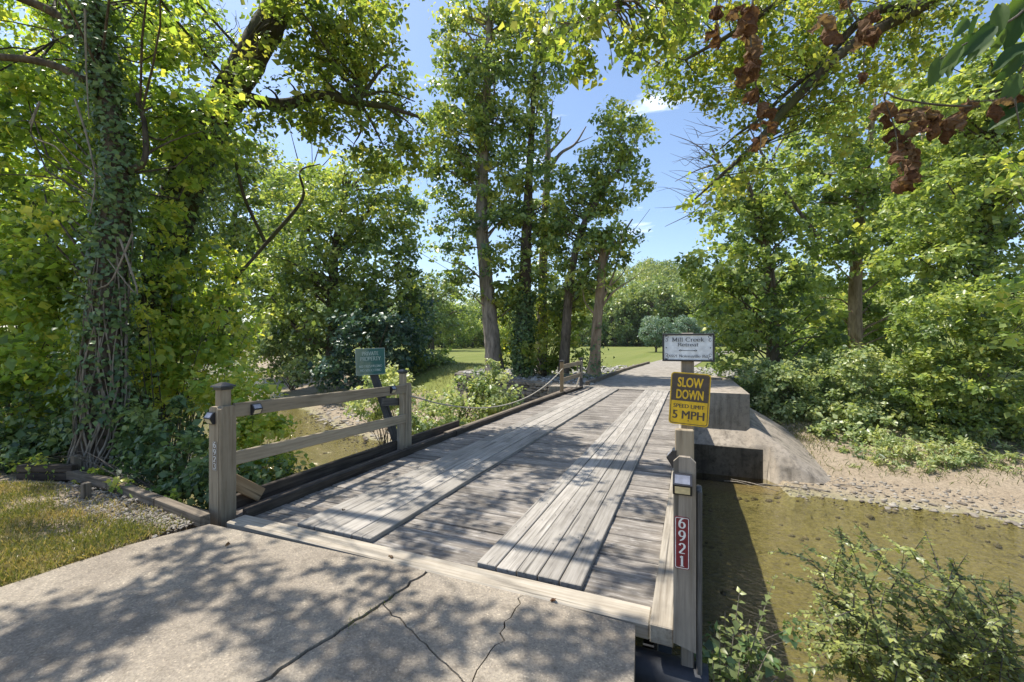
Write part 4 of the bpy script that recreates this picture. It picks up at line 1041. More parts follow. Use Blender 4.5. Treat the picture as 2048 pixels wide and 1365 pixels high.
# far fence and rope
ff_ = thing('far_fence', (-3.8, 14.8, 0), 'short two-rail fence section at the far left end of the bridge', 'fence')
z1 = ony(1127, 723, 13.6).z
capped_post(-3.86, 13.62, z1, .10, ff_, 'newwood', -.2); capped_post(-3.78, 16.0, ony(1167, 718, 16).z, .11, ff_, 'oldpost', -.2)
for z_ in (.86, .42): board('rail', (-3.83, 13.66, z_), (-3.75, 15.95, z_ + .03), .035, .14, 'fence', ff_)
plank_x('side_plank', .12, .32, .98, -3.71, 15.86, .034, 'fence2', ff_); plank_x('side_plank', .12, .55, .95, -3.93, 16.1, .034, 'fence', ff_)
board('brace', (-3.9, 15.75, 0), (-3.78, 15.97, .5), .03, .06, 'beam', ff_, up=(1, 0, 0))
tb = Tubes(); ra, rb = Vector((-4.17, 5.78, .82)), Vector((-3.82, 13.56, .80))
rp = [ra.lerp(rb, s) - Vector((0, 0, .62 * 4 * s * (1 - s))) for s in np.linspace(0, 1, 12)]
tb.path(rp, [.013] * 12, 6, 0, 4); tag(mobj('rope', tb.mesh('rope'), 'rope'), 'pale rope sagging along the bridge edge from fence to far post', 'rope')

# ------------------------------------------------------------------ left foreground: border timbers, gravel, lawn
bt = thing('border_timbers', (-5.8, 2.75, -.02), 'weathered timber edging with stake at the top of the bank on the left', 'edging')
tpts = [G(412, 1044, .02), G(318, 1007, .02), G(222, 970, .02), G(122, 946, .02)]
for a, b_ in zip(tpts[:-1], tpts[1:]): board('timber', a + (b_ - a) * .01, b_ - (b_ - a) * .01, .09, .11, 'timber', bt)
s0 = G(160, 1000, 0); board('stake', (s0.x, s0.y + .05, -.1), (s0.x, s0.y + .05, .16), .07, .07, 'timber', bt, up=(1, 0, 0))
bt2 = thing('back_timbers', G(110, 930, .2), 'dark stacked timber edging beside the vine-covered trunk', 'edging')
for z_ in (.0, .1):
    a, b_ = G(40, 938, .1), G(150, 938, .1); a.z = b_.z = z_; board('timber', a, b_, .09, .09, 'curb', bt2)
pp = G(152, 950, .0); board('stake', (pp.x, pp.y, -.1), (pp.x, pp.y, .24), .08, .08, 'timber', bt2, up=(1, 0, 0))
gp = bpy.data.objects.new('gravel_patch', None); C.objects.link(gp); tag(gp, kind='structure')
def gravel_pts(n):
    t = rng.uniform(0, 1, n) ** .8; px = 410 - 280 * t + rng.normal(size=n) * 12; py = 1050 - 66 * t + rng.normal(size=n) * (9 + 12 * t) + 10
    return np.array([list(G(a, min(max(b_, 965), 1090), 0)) for a, b_ in zip(px, py)])
P = gravel_pts(240); P = P[P[:, 0] < -4.3]; stone_objs(P + np.array([0, 0, -.005]), rng.uniform(.03, .07, len(P)), 'gravel', gp)
P = gravel_pts(1500); P = P[P[:, 0] < -4.28]
o = mobj('small_gravel', stones_mesh('small_gravel', P - np.array([0, 0, .008]), rng.uniform(.015, .035, len(P))), 'gravel', gp); o['kind'] = 'stuff'
def blades(name, P, h, tint, m, label, lean=.5):
    n = len(P); L = Leaves(); tg = unit(rng.normal(size=(n, 3)) * lean * np.array([1, 1, .3]) + UP)
    L.add(P, h, tint, unit(rng.normal(size=(n, 3)) * np.array([1, 1, .25])), tg)
    o_ = mobj(name, L.mesh(name, 'blade'), m); tag(o_, label, 'grass', kind='stuff'); return o_
n = 60000
px, py = rng.uniform(-60, 420, n), 970 + 240 * rng.uniform(0, 1, n) ** 1.3
P = np.array([list(G(a, b_, -.01)) for a, b_ in zip(px, py)])
dr = np.interp(P[:, 1], [1.0, 1.4, 2.1, 2.7], [-4.5, -4.42, -4.34, -4.3])
gr_ = (px - 100) / 300; keep = (P[:, 0] < dr) & (P[:, 1] < 2.65)
grav = (py < 1078 - 60 * (1 - np.clip(gr_, 0, 1))) & (px > 110)
keep &= (~grav) | (rng.uniform(size=n) < .22)
den = vnoise(P[:, 0], P[:, 1], .35, 4); keep &= rng.uniform(size=n) < .55 + .5 * den
P = P[keep]
n2 = 50000; x2, y2 = rng.uniform(-13, -4.45, n2), rng.uniform(-2.5, 2.6, n2); k2 = (x2 < np.interp(y2, [-2.5, .2, 1.4, 2.6], [-5.4, -4.75, -4.5, -4.4])) & ((y2 < 1.9) | (x2 < -8)) & (rng.uniform(size=n2) < .55 + .5 * vnoise(x2, y2, .35, 4)) & ((-SN * x2 + CS * y2 < 2.4) | (x2 < -8))
P = np.vstack([P, np.stack([x2[k2], y2[k2], np.full(k2.sum(), -.01)], 1)]); tn = .62 + .35 * vnoise(P[:, 0], P[:, 1], .5, 6) + rng.normal(size=len(P)) * .22
blades('lawn_grass', P, rng.uniform(.03, .075, len(P)), tn, 'grass', 'short yellowing lawn grass at the left of the concrete', .75)

# gravel bar and pebble shores of the creek
def shore(n, x0, x1, d0, d1):
    P = np.empty((0, 3))
    while len(P) < n:
        x, y = rng.uniform(x0, x1, n * 3), rng.uniform(8, 24, n * 3); d = creek(x, y); k = (d > d0) & (d < d1)
        P = np.vstack([P, np.stack([x[k], y[k], terrain(x[k], y[k])], 1)])
    return P[:n]
gb = bpy.data.objects.new('gravel_bar', None); C.objects.link(gb); tag(gb, kind='structure')
P = shore(130, -20, -9.5, 3.6, 6.2); stone_objs(P + np.array([0, 0, .02]), rng.uniform(.15, .45, 130), 'gravel', gb, .5)
P = np.vstack([shore(1500, -21, -9, 3.3, 6.6), shore(1500, 2.5, 13, 3.8, 5.6)])
o = mobj('pebbles', stones_mesh('pebbles', P + np.array([0, 0, .004]), np.clip(rng.lognormal(-2.9, .5, len(P)), .02, .22)), 'gravel', gb); o['kind'] = 'stuff'
P = shore(60, 2.8, 12, 3.9, 5.0); stone_objs(P + np.array([0, 0, .015]), rng.uniform(.1, .3, 60), 'gravel', gb, .5)
nb_ = 1100; x, y = rng.uniform(-24, 14, nb_ * 3), rng.uniform(5, 18, nb_ * 3); d = np.abs(creek(x, y)); k = np.where((d < 4.1) & (rng.uniform(size=len(d)) < .12 + .8 * sst(2.0, 4.0, d)))[0][:nb_]
P = np.stack([x[k], y[k], terrain(x[k], y[k]) + .005], 1)
o = mobj('bed_stones', stones_mesh('bed_stones', P, rng.lognormal(-2.3, .5, len(P))), 'wallstone', gb); o['kind'] = 'stuff'
# bank grass
n = 42000; x, y = rng.uniform(2.5, 16, n), rng.uniform(13, 22, n); d = creek(x, y); den = vnoise(x, y, 1.1, 8)
k = (d > 5.2) & (d < 11) & (rng.uniform(size=n) < np.clip(.05 + .8 * (d - 5.6) / 2.0, .02, 1) * (.55 + .75 * den))
P = np.stack([x[k], y[k], terrain(x[k], y[k])], 1)
blades('bank_grass', P, rng.uniform(.06, .22, len(P)), .3 + .3 * den[k] + rng.normal(size=len(P)) * .2, 'bankgrass', 'rough pale grass on the creek bank at the right', .8)
n = 30000; x, y = rng.uniform(-26, -5, n), rng.uniform(11, 30, n); d = creek(x, y); den = vnoise(x, y, 1.3, 9)
k = (d > 5.6) & (d < 15) & (rng.uniform(size=n) < .75 + .5 * den) & ((y < bedline(x) - .2) | (x < -12.4))
P = np.stack([x[k], y[k], terrain(x[k], y[k])], 1)
blades('slope_grass', P, rng.uniform(.08, .25, len(P)), .4 + .25 * den[k] + rng.normal(size=len(P)) * .2, 'bankgrass', 'grass on the far bank slope left of the bridge', .7)
# ------------------------------------------------------------------ trees and shrubs
# --- far wood, far rows
def dome_leaves(L, c, r, h, n, size, t0):
    d = unit(rng.normal(size=(n, 3))); d[:, 2] = np.abs(d[:, 2]) * 1.0 - .15
    lump = 1 + .16 * np.sin(d[:, 0] * 7 + t0 * 40) * np.sin(d[:, 1] * 7 + t0 * 23) + rng.normal(size=n) * .06
    P = c + d * lump[:, None] * np.array([r, r, h])
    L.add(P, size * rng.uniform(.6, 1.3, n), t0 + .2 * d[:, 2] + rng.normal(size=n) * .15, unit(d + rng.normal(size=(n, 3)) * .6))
L = Leaves()
for k in range(330):
    Z = 150 + 200 * rng.uniform() ** .8; px = rng.uniform(560, 1640); p = D(px, HY, Z); g0 = float(terrain(p.x, p.y)); r = rng.uniform(4.5, 8)
    dome_leaves(L, np.array([p.x, p.y, g0 + rng.uniform(3, 7)]), r, rng.uniform(7, 11), 300, 1.3, rng.uniform(.2, .75))
o = mobj('hillside_wood', L.mesh('hillside_wood'), 'l_far'); tag(o, 'wooded hill rising beyond the field', 'woodland', kind='stuff')
def unit_tree(seed, wide, low, lm, nc=150, per=36, size=.042):
    """a tree one metre tall at the origin: (trunk mesh, crown mesh)"""
    global rng
    keep = rng; rng = np.random.default_rng(seed)
    tb = Tubes(); TP = tb.path([(0, 0, -.03), (.01, 0, .25), (-.01, .01, .55), (.0, 0, .8)], [.03, .024, .016, .006], 8, .05, 4)
    L = Leaves(); u = ball(nc, 0); k = rng.uniform(size=nc) < .7; u[k] = unit(u[k]) * rng.uniform(.75, 1.05, k.sum())[:, None]
    u *= (1 + .18 * np.sin(u[:, 0:1] * 6 + seed) * np.cos(u[:, 1:2] * 5))
    zc = (1 + low) / 2; c = u * np.array([wide, wide, (1 - low) / 2 * .95]) + np.array([0, 0, zc])
    for q in c[::6]: limb_to(tb, TP, q, .012, .003)
    idx = np.repeat(np.arange(nc), per); t = len(idx)
    L.add(c[idx] + ball(t, 0) * .085 * np.array([1, 1, .7]), size * rng.uniform(.6, 1.3, t), .42 + (rng.normal(size=nc) * .16)[idx] + .14 * u[idx, 2] + rng.normal(size=t) * .14, unit(u[idx] * .5 + rng.normal(size=(t, 3)) * .6 + UP * .5))
    a, b_ = tb.mesh('trunk'), L.mesh('crown'); a.materials.append(M['bark']); b_.materials.append(M[lm]); rng = keep
    return a, b_
UT = [unit_tree(1, .36, .12, 'l_far'), unit_tree(2, .42, .05, 'l_far'), unit_tree(3, .33, .2, 'l_tree'), unit_tree(4, .46, .0, 'l_far'), unit_tree(5, .5, .18, 'l_farb', 170, 40), unit_tree(6, .40, .03, 'l_right')]
ORD = ['first', 'second', 'third', 'fourth', 'fifth', 'sixth', 'seventh', 'eighth', 'ninth', 'tenth', 'eleventh', 'twelfth', 'thirteenth', 'fourteenth', 'fifteenth', 'sixteenth', 'seventeenth']
def far_tree(k, px, Z, h, label, group, name='field_edge_tree', base=None, cat='tree'):
    p = D(px, HY, Z); z = float(terrain(p.x, p.y)) - .1
    t = thing(name, (p.x, p.y, z), label, cat, group); t.scale = (h * rng.uniform(.92, 1.1), h * rng.uniform(.92, 1.1), h); t.rotation_euler = (0, 0, rng.uniform(0, 6.28))
    for nm, me_ in zip(('trunk', 'crown'), UT[k]):
        o_ = bpy.data.objects.new(nm, me_); C.objects.link(o_); o_.parent = t
    return t
for i, px in enumerate(np.arange(1165, 1500, 21)):
    h = np.interp(px, [1165, 1230, 1300, 1400, 1490], [13, 17, 20, 19, 20]) * rng.uniform(.85, 1.12)
    far_tree(int(rng.choice([0, 1, 3, 5])), px + rng.uniform(-6, 6), 138 + rng.uniform(-6, 10), h, ORD[i] + ' tall tree from the left in the row along the far right field edge', 'trees along the far right field edge')
for i, px in enumerate(np.arange(1190, 1480, 34)):
    far_tree(3, px + rng.uniform(-6, 6), 134 + rng.uniform(-3, 4), rng.uniform(5, 8), ORD[i] + ' low bush from the left in front of the far right tree row', 'bushes before the far right tree row', 'field_edge_bush', None, 'bush')
for i, px in enumerate(np.arange(700, 1010, 22)):
    far_tree(int(rng.choice([0, 1, 3])), px + rng.uniform(-6, 6), 122 + rng.uniform(-4, 10), rng.uniform(10, 14.5), ORD[i] + ' tall tree from the left in the row along the far left field edge', 'trees along the far left field edge')
for i, px in enumerate(np.arange(830, 1010, 24)):
    far_tree(5, px + rng.uniform(-6, 6), 104 + rng.uniform(-3, 4), rng.uniform(5, 8.5), ORD[i] + ' low bright bush from the left in front of the far left tree row', 'bushes before the far left tree row', 'field_edge_bush', None, 'bush')
far_tree(5, 915, 96, 10.5, 'yellow green young tree at the far left field edge', None, 'young_tree')
far_tree(0, 865, 75, 13.5, 'tall tree at the left side of the field behind the creek trees', None, 'tall_tree')
far_tree(5, 1020, 60, 5.5, 'round bush on the field behind the leaning trunk', None, 'field_bush', None, 'bush')
for px, Z, h, lb in ((1312, 66, 5.6, 'small round grey green tree on the field left of the retreat sign'), (1376, 70, 5.9, 'small round grey green tree on the field behind the retreat sign'), (1425, 74, 6.0, 'small round grey green tree on the field right of the retreat sign')):
    far_tree(4, px, Z, h, lb, 'small trees on the field', 'ornamental_tree')

# --- left side
VT_P = [(205, 950, 5.9, .31), (206, 880, 5.9, .26), (208, 780, 5.9, .225), (214, 640, 5.9, .185), (226, 480, 5.95, .165), (236, 350, 6.0, .14), (214, 200, 6.0, .125), (190, 80, 6.0, .115), (178, -60, 6.1, .10), (165, -260, 6.2, .08), (160, -420, 6.3, .05)]
SHADE = [(60, 1290, .5), (160, 1250, .36), (240, 1232, .3), (320, 1205, .26), (30, 1350, .42), (390, 1150, .3), (430, 1112, .25), (395, 1075, .2), (330, 1105, .14), (480, 1172, .3), (545, 1215, .26), (480, 1255, .18), (605, 1275, .26), (560, 1310, .2), (690, 1290, .26), (720, 1345, .26), (640, 1225, .12), (700, 1140, .16), (770, 1170, .2), (830, 1245, .26), (885, 1290, .2), (930, 1212, .14), (800, 1310, .26), (1010, 1290, .2), (1080, 1262, .2), (1150, 1300, .2), (1225, 1262, .2), (1130, 1345, .2), (1250, 1330, .15), (100, 1065, .2), (10, 1070, .3)]
SHADE2 = [(850, 1080, .28), (905, 1040, .3), (960, 1000, .3), (820, 1000, .3), (760, 975, .35), (930, 945, .35), (1010, 912, .4), (1060, 985, .28), (1150, 960, .25), (1100, 922, .3), (1170, 1092, .18), (1250, 1135, .3), (1290, 1005, .3), (1312, 930, .35), (1210, 900, .35), (1080, 862, .4), (960, 885, .3), (1185, 850, .4), (600, 1060, .18), (545, 1032, .2), (640, 987, .2)]
def shade_leaves(L, spots, hmin, size=.11, dens=1.0):  # leaf clumps added above the view, up the sun line, to cast dapple
    cs = []
    for px, py, r in spots:
        g = np.array(G(px, py)); Z = F * CH / (py - HY); h = max(hmin, CH + .88 * Z + .4) + rng.uniform(0, 1.5)
        c = g + np.array(SUN) / SUN.z * h; n = int(dens * 1.15 * math.pi * r * r / (.36 * size * size) + 14)
        L.add(c + ball(n, 0) * r * np.array([1.1, 1.1, .8]) + rng.normal(size=(n, 3)) * r * .18, size * rng.uniform(.7, 1.3, n), .5 + rng.normal(size=n) * .2, unit(rng.normal(size=(n, 3)) * .5 + UP)); cs.append(c)
    return np.array(cs)
tree('vine_covered_tree', 'tall trunk wrapped in climbing vines at the left beside the lawn', 'tree', VT_P,
     [(70, 110, 150, 120, 7.6, 1.2, .85), (50, 330, 120, 130, 7.6, 1.0, .9), (290, 130, 110, 90, 7.0, .9, .5), (330, 300, 120, 90, 7.0, .8, .8), (120, 470, 110, 110, 6.6, .8), (110, 230, 120, 110, 7.4, .9), (260, 40, 130, 70, 7.6, 1.0), (360, 60, 100, 70, 8.2, 1.0, .8), (250, 230, 80, 90, 7.2, .7, .8), (290, 470, 70, 90, 6.8, .6, .8),
      (180, 20, 240, 60, 7.4, 1.6, .7), (420, 240, 90, 70, 6.8, .8, .8)],
     'l_vine', .105, 'barkdark', limbs=[[(190, 100, 6.0, .08), (110, 30, 5.8, .06), (20, -10, 5.6, .05)], [(225, 190, 6.0, .06), (100, 130, 5.9, .05), (-40, 112, 5.8, .045)], [(230, 340, 6, .05), (285, 330, 6.0, .04), (290, 260, 6.1, .035), (275, 190, 6.2, .03)], [(165, -260, 6.2, .07), (350, -420, 5.5, .06), (600, -700, 4.6, .04)]],
     per=38, spread=.28, cov=2.3, nb=80, br=.017, shape='leaf5', ivy=(6500, .5, 6.5, .085, .28, 'l_ivy'), extra=lambda L: shade_leaves(L, SHADE, 6.3))
# vine stems climbing the trunk
tb = Tubes(); P, R = smooth_path(*px_path(VT_P), 8)
for k in range(26):
    a0 = rng.uniform(-2.6, .9); top = rng.integers(14, 40); ph = rng.uniform(0, 6); pts = []
    for i in range(0, top, 2):
        a = a0 + .25 * math.sin(i * .35 + ph); rr = R[i] * 1.05 + .012 + .03 * max(0, math.sin(i * .5 + ph)); pts.append(P[i] + rr * np.array([math.cos(a), math.sin(a), 0]))
    if len(pts) > 3:
        r0 = rng.uniform(.008, .022); tb.path(pts, np.linspace(r0, r0 * .5, len(pts)), 6, .1, 3)
for pts in ([(60, 250), (80, 205), (62, 270), (110, 295), (140, 330)], [(265, 470), (225, 560), (195, 580)], [(240, 480), (275, 590), (215, 520)], [(150, 200), (175, 280), (190, 360), (180, 430)], [(170, 20), (172, 130), (178, 240)]):
    tb.path([D(a, b_, 5.45) for a, b_ in pts], np.linspace(.014, .006, len(pts)), 5, .1, 4)
tag(mobj('climbing_vine', tb.mesh('climbing_vine'), 'vine'), 'pale twisting vine stems climbing the trunk on the left', 'vine')
# leaning tree
tree('leaning_tree', 'thick trunk leaning right over the creek, cloaked in ivy at the upper left', 'tree',
     [(285, 930, 8.2, .42), (300, 760, 8.2, .38), (322, 580, 8.2, .34), (352, 430, 8.2, .32), (398, 300, 8.2, .30), (460, 190, 8.1, .28), (520, 85, 8.0, .26), (565, 0, 8.0, .24), (630, -130, 8.0, .2), (760, -330, 8.0, .12)],
     [(610, 60, 110, 90, 8.2, 1.0, .75), (735, 60, 85, 80, 8.6, .9, .85), (690, 170, 60, 60, 8.8, .8, .8), (560, 190, 90, 60, 8.0, .9, .7), (660, 150, 70, 70, 8.2, .8, .7), (760, 150, 70, 60, 8.8, .8, .8), (690, 275, 70, 45, 8.6, .6, .8), (785, 320, 66, 60, 8.8, .7), (610, 250, 60, 40, 8.4, .5, .5), (820, 260, 40, 40, 8.9, .5, .8), (440, 250, 90, 60, 8.2, .7, .7), (800, 215, 50, 40, 8.9, .5, .7), (640, 5, 130, 50, 7.6, .9, .8)],
     'l_over', .105, 'barkmoss', limbs=[[(462, 190, 8.1, .13), (560, 212, 8.2, .11), (640, 192, 8.3, .09), (700, 205, 8.4, .075), (770, 215, 8.5, .055), (835, 235, 8.6, .03)], [(700, 205, 8.4, .05), (720, 160, 8.5, .035), (675, 90, 8.6, .02)], [(715, 208, 8.4, .05), (755, 150, 8.5, .03), (775, 130, 8.6, .02)], [(720, 205, 8.4, .035), (745, 250, 8.4, .025), (765, 290, 8.5, .012)], [(718, 205, 8.4, .03), (722, 260, 8.4, .02), (708, 290, 8.4, .01)], [(630, -130, 8, .15), (900, -300, 7, .1), (1150, -520, 6, .05)]],
     bare=[[(705, 200, 8.4, .03), (770, 185, 8.5, .02), (830, 205, 8.5, .01)], [(780, 220, 8.5, .03), (820, 250, 8.5, .012), (840, 285, 8.5, .006)], [(470, 560, 8.3, .03), (540, 480, 8.6, .04), (605, 400, 8.6, .03), (600, 345, 8.6, .018), (640, 330, 8.6, .01)], [(530, 485, 8.4, .035), (490, 400, 8.2, .03), (470, 320, 8.1, .03)]],
     per=34, spread=.3, cov=2.0, nb=80, br=.03, shape='leaf5', ivy=(6500, .2, 5.4, .10, .9, 'l_ivy'), extra=lambda L: shade_leaves(L, SHADE2, 6.5))
# bare twigs against the sky at the top left
tb = Tubes()
for k in range(46):
    a = D(rng.uniform(330, 470), rng.uniform(60, 150), 7.4); e_ = a + Vector((rng.uniform(-.9, .9), rng.uniform(-.3, .3), rng.uniform(-.1, .7))); m_ = (a + e_) / 2 + Vector(rng.normal(size=3) * .12)
    tb.path([a, m_, e_], [.008, .005, .002], 4, 0, 3)
tag(mobj('bare_twigs', tb.mesh('bare_twigs'), 'twig'), 'fine bare grey twigs against the sky at the upper left', 'twigs')
# thickets on the near bank
def gz(px, Z): p = D(px, HY, Z); return Vector((p.x, p.y, float(terrain(p.x, p.y))))
shrub('vine_thicket', 'sunlit wall of broad vine leaves left of the big trunk', 'shrub', gz(40, 7.0), [(20, 600, 110, 110, 6.8, .8), (90, 720, 110, 110, 6.6, .7), (10, 790, 90, 90, 6.4, .6, .9), (120, 580, 80, 90, 7, .7), (-60, 450, 120, 200, 7.4, .8, .7)], 'l_vine', .11, 36, .26, 2.8, (.55, .2), 26, .012, 'leaf5')
shrub('broadleaf_sapling', 'bright backlit sapling between the two vine-covered trunks', 'shrub', gz(330, 7.6), [(300, 610, 80, 90, 7.4, .7, .8), (400, 560, 80, 90, 8.4, .8, .9), (430, 660, 75, 80, 8.0, .7), (340, 720, 80, 80, 7.6, .6), (390, 780, 70, 60, 7.6, .5), (470, 690, 40, 40, 8.4, .4, .8)], 'l_vine', .12, 34, .27, 2.3, (.6, .2), 30, .014, 'leaf5')
shrub('dark_undergrowth', 'deep green shaded leaves low on the bank left of the big trunk', 'undergrowth', gz(60, 6.2), [(40, 850, 110, 70, 6.1, .5), (110, 900, 90, 45, 6.0, .4), (20, 920, 80, 40, 5.8, .4, .8)], 'l_ivy', .085, 36, .2, 2.6, (.35, .2), 20, .01, 'leaf5')
shrub('bank_undergrowth', 'shaded leafy ground cover on the bank between trunk and fence post', 'undergrowth', gz(330, 5.9), [(330, 870, 85, 80, 5.9, .5), (390, 940, 70, 60, 5.3, .4), (300, 950, 70, 45, 5.5, .4), (350, 985, 60, 35, 4.9, .25, .8), (450, 960, 60, 60, 5.2, .4), (540, 950, 60, 50, 5.6, .35)], 'l_ivy', .085, 36, .18, 2.6, (.5, .22), 30, .008, 'leaf5')
shrub('fence_shrub', 'sunlit bright green shrub growing behind the fence rails', 'shrub', gz(480, 6.6), [(500, 820, 70, 60, 6.6, .5), (440, 780, 55, 45, 6.8, .45, .8), (520, 890, 70, 50, 6.4, .45), (470, 900, 55, 60, 6.2, .4), (560, 930, 45, 40, 6.2, .3), (480, 760, 55, 30, 7, .4, .6)], 'l_vine', .085, 34, .2, 2.4, (.68, .18), 24, .009, 'leaf5')
shrub('edging_weeds', 'low weeds growing over the timber edging on the left', 'weed', G(300, 975, 0), [(240, 972, 40, 12, 4.9, .1, .7), (330, 1000, 40, 12, 4.6, .1, .7), (80, 935, 60, 18, 5.5, .15, .8), (170, 950, 40, 14, 5.3, .1, .6)], 'l_vine', .05, 20, .08, 1.6, (.5, .2), 14, .004, 'leaf5')
# trees behind on the left
tree('creek_tree', 'full green tree standing on the far bank in the middle left', 'tree', [(664, 752, 33, .5), (664, 690, 33, .45), (666, 600, 33, .38), (670, 500, 33, .3), (690, 400, 33, .18), (705, 345, 33, .08)],
     [(700, 420, 95, 75, 33, 3.6), (630, 500, 110, 100, 33, 4.0), (760, 500, 72, 105, 33, 3.6), (650, 620, 120, 90, 33, 4.2), (755, 620, 85, 75, 33, 3.6), (560, 590, 80, 100, 34, 3.5), (800, 570, 36, 90, 33, 2.6), (610, 390, 70, 60, 34, 3.0, .9), (745, 365, 70, 50, 33, 2.8, .9), (800, 430, 40, 60, 33, 2.4, .9), (680, 350, 50, 35, 34, 2.2, .8)], 'l_tree', .30, 'barkdark',
     limbs=[[(662, 700, 33, .28), (610, 672, 32, .22), (585, 650, 32, .15)], [(668, 690, 33, .2), (720, 640, 32.5, .15), (745, 600, 32, .1)], [(668, 560, 33, .2), (620, 470, 32.5, .12), (600, 420, 32, .06)], [(670, 520, 33, .2), (700, 470, 33, .14), (740, 420, 33, .06)]], per=60, spread=.95, cov=2.1, nb=70, br=.12)
tree('back_tree', 'tall yellow green tree behind the sapling on the left of the creek', 'tree', [(455, 735, 45, .5), (460, 600, 45, .4), (470, 450, 45, .2), (475, 360, 45, .1)], [(470, 420, 90, 90, 45, 4), (500, 340, 90, 60, 45, 3.6, .9), (420, 330, 80, 70, 45, 3.6, .9), (420, 520, 110, 110, 45, 5), (530, 500, 80, 120, 44, 4), (480, 620, 110, 80, 44, 5), (380, 640, 80, 80, 46, 4)], 'l_over', .38, 'barkdark', per=60, spread=1.2, cov=2.0, nb=40, br=.1, tint=(.4, .2))
tree('left_back_tree', 'green tree filling the gap behind the vine thicket at the far left', 'tree', [(90, 760, 18, .3), (95, 500, 18, .22), (100, 250, 18, .1)], [(60, 240, 150, 140, 18, 2.5, .7), (60, 480, 170, 160, 18, 2.6), (240, 560, 110, 150, 19, 2.4), (260, 330, 120, 110, 19, 2.2, .8), (120, 700, 170, 110, 18, 2.2)], 'l_tree', .2, 'barkdark', per=50, spread=.6, cov=1.9, nb=40, br=.06, tint=(.5, .2))
tree('twiggy_tree', 'pale crowned tree with bare tips rising behind the creek tree', 'tree', [(600, 730, 50, .4), (605, 520, 50, .28), (612, 380, 50, .14), (618, 330, 50, .05)], [(590, 420, 70, 60, 50, 4, .8), (640, 380, 50, 40, 50, 3, .7)], 'l_over', .36, 'twig', per=50, spread=1.0, cov=1.8, nb=40, br=.08,
     bare=[[(612, 380, 50, .1), (590, 300, 50, .05), (575, 240, 50, .02)], [(615, 370, 50, .1), (640, 290, 50, .05), (655, 235, 50, .02)], [(618, 360, 50, .08), (665, 310, 50, .04), (690, 250, 50, .02)], [(600, 420, 50, .08), (560, 330, 50, .05), (545, 270, 50, .02)], [(625, 340, 50, .05), (622, 270, 50, .03), (612, 220, 50, .015)]])
shrub('creekside_willow', 'silvery green shrub hanging over the creek bend', 'shrub', gz(585, 36), [(585, 690, 70, 55, 35, 2.6), (540, 735, 45, 40, 34, 2), (620, 745, 60, 35, 31, 2), (500, 660, 40, 35, 40, 2, .8)], 'l_bush', .26, 50, .7, 2.4, (.4, .2), 16, .04)
shrub('dark_cedar', 'dark bushy evergreen at the foot of the creek tree', 'shrub', gz(745, 30), [(745, 680, 80, 70, 29, 2.4), (690, 740, 60, 40, 28, 2), (800, 690, 50, 60, 30, 2), (830, 640, 40, 70, 34, 2)], 'l_dark', .26, 50, .65, 2.5, (.45, .2), 16, .05)
shrub('field_corner_shrub', 'rounded dark green shrub where the lawn meets the creek trees', 'shrub', gz(860, 32), [(855, 735, 42, 40, 32, 1.8), (880, 725, 34, 30, 33, 1.5), (815, 740, 40, 36, 31, 1.6)], 'l_tree', .22, 50, .5, 2.5, (.4, .2), 12, .03)
shrub('pale_bank_shrub', 'pale yellow green shrub behind the green property sign', 'shrub', gz(770, 17), [(770, 765, 48, 34, 17, .9), (740, 810, 45, 35, 16.5, .9), (800, 790, 40, 40, 16.5, .8)], 'l_bush', .12, 40, .28, 2.3, (.7, .2), 16, .015)
shrub('bridge_shrub', 'sprawling sunlit shrub along the left edge of the bridge', 'shrub', gz(900, 15), [(860, 830, 70, 45, 14.5, 1.1), (940, 810, 65, 55, 14.5, 1.0), (990, 785, 50, 50, 14.6, .9), (900, 870, 65, 28, 13.8, .8), (1025, 820, 26, 40, 14.2, .5, .7), (830, 870, 40, 28, 13.8, .6), (975, 745, 20, 30, 15, .4, .6)], 'l_bush', .115, 40, .26, 2.4, (.6, .22), 34, .014)

# --- trees on the planting bed
tree('sycamore_tree', 'tall straight sycamore with grey trunk and tiered leaves on the stone bed', 'tree', [(990, 746, 21, .50), (986, 700, 21, .40), (978, 620, 21, .36), (969, 520, 21, .32), (963, 440, 21, .29), (967, 320, 21, .25), (974, 180, 21, .2), (980, 30, 21, .14), (985, -120, 21, .08)],
     [(905, 350, 50, 26, 21, 1.3), (985, 350, 55, 30, 21, 1.4), (895, 410, 42, 22, 21, 1.2), (1000, 430, 48, 30, 20.6, 1.3), (920, 455, 55, 24, 20.6, 1.3), (905, 505, 48, 22, 20.6, 1.2), (1005, 510, 50, 28, 20.5, 1.3), (935, 555, 50, 20, 20.5, 1.1), (1010, 565, 35, 22, 20.6, 1), (930, 290, 75, 40, 21, 1.8), (1000, 270, 60, 50, 21, 1.7), (920, 215, 75, 45, 21, 1.8), (985, 170, 70, 60, 21, 1.9), (915, 140, 55, 40, 21, 1.5, .8), (960, 80, 95, 60, 21, 2.0), (985, 10, 95, 45, 21, 2.0), (880, 260, 40, 40, 21, 1.0, .8), (930, 600, 34, 16, 20.6, .9, .7), (1015, 610, 32, 26, 20.6, .9, .8), (890, 330, 45, 40, 21, 1.2), (955, 400, 60, 40, 21.4, 1.4)],
     'l_syc', .20, 'barkgrey', per=44, spread=.6, cov=2.3, nb=90, br=.06, tint=(.42, .24), flat=.42, shape='leaf5')
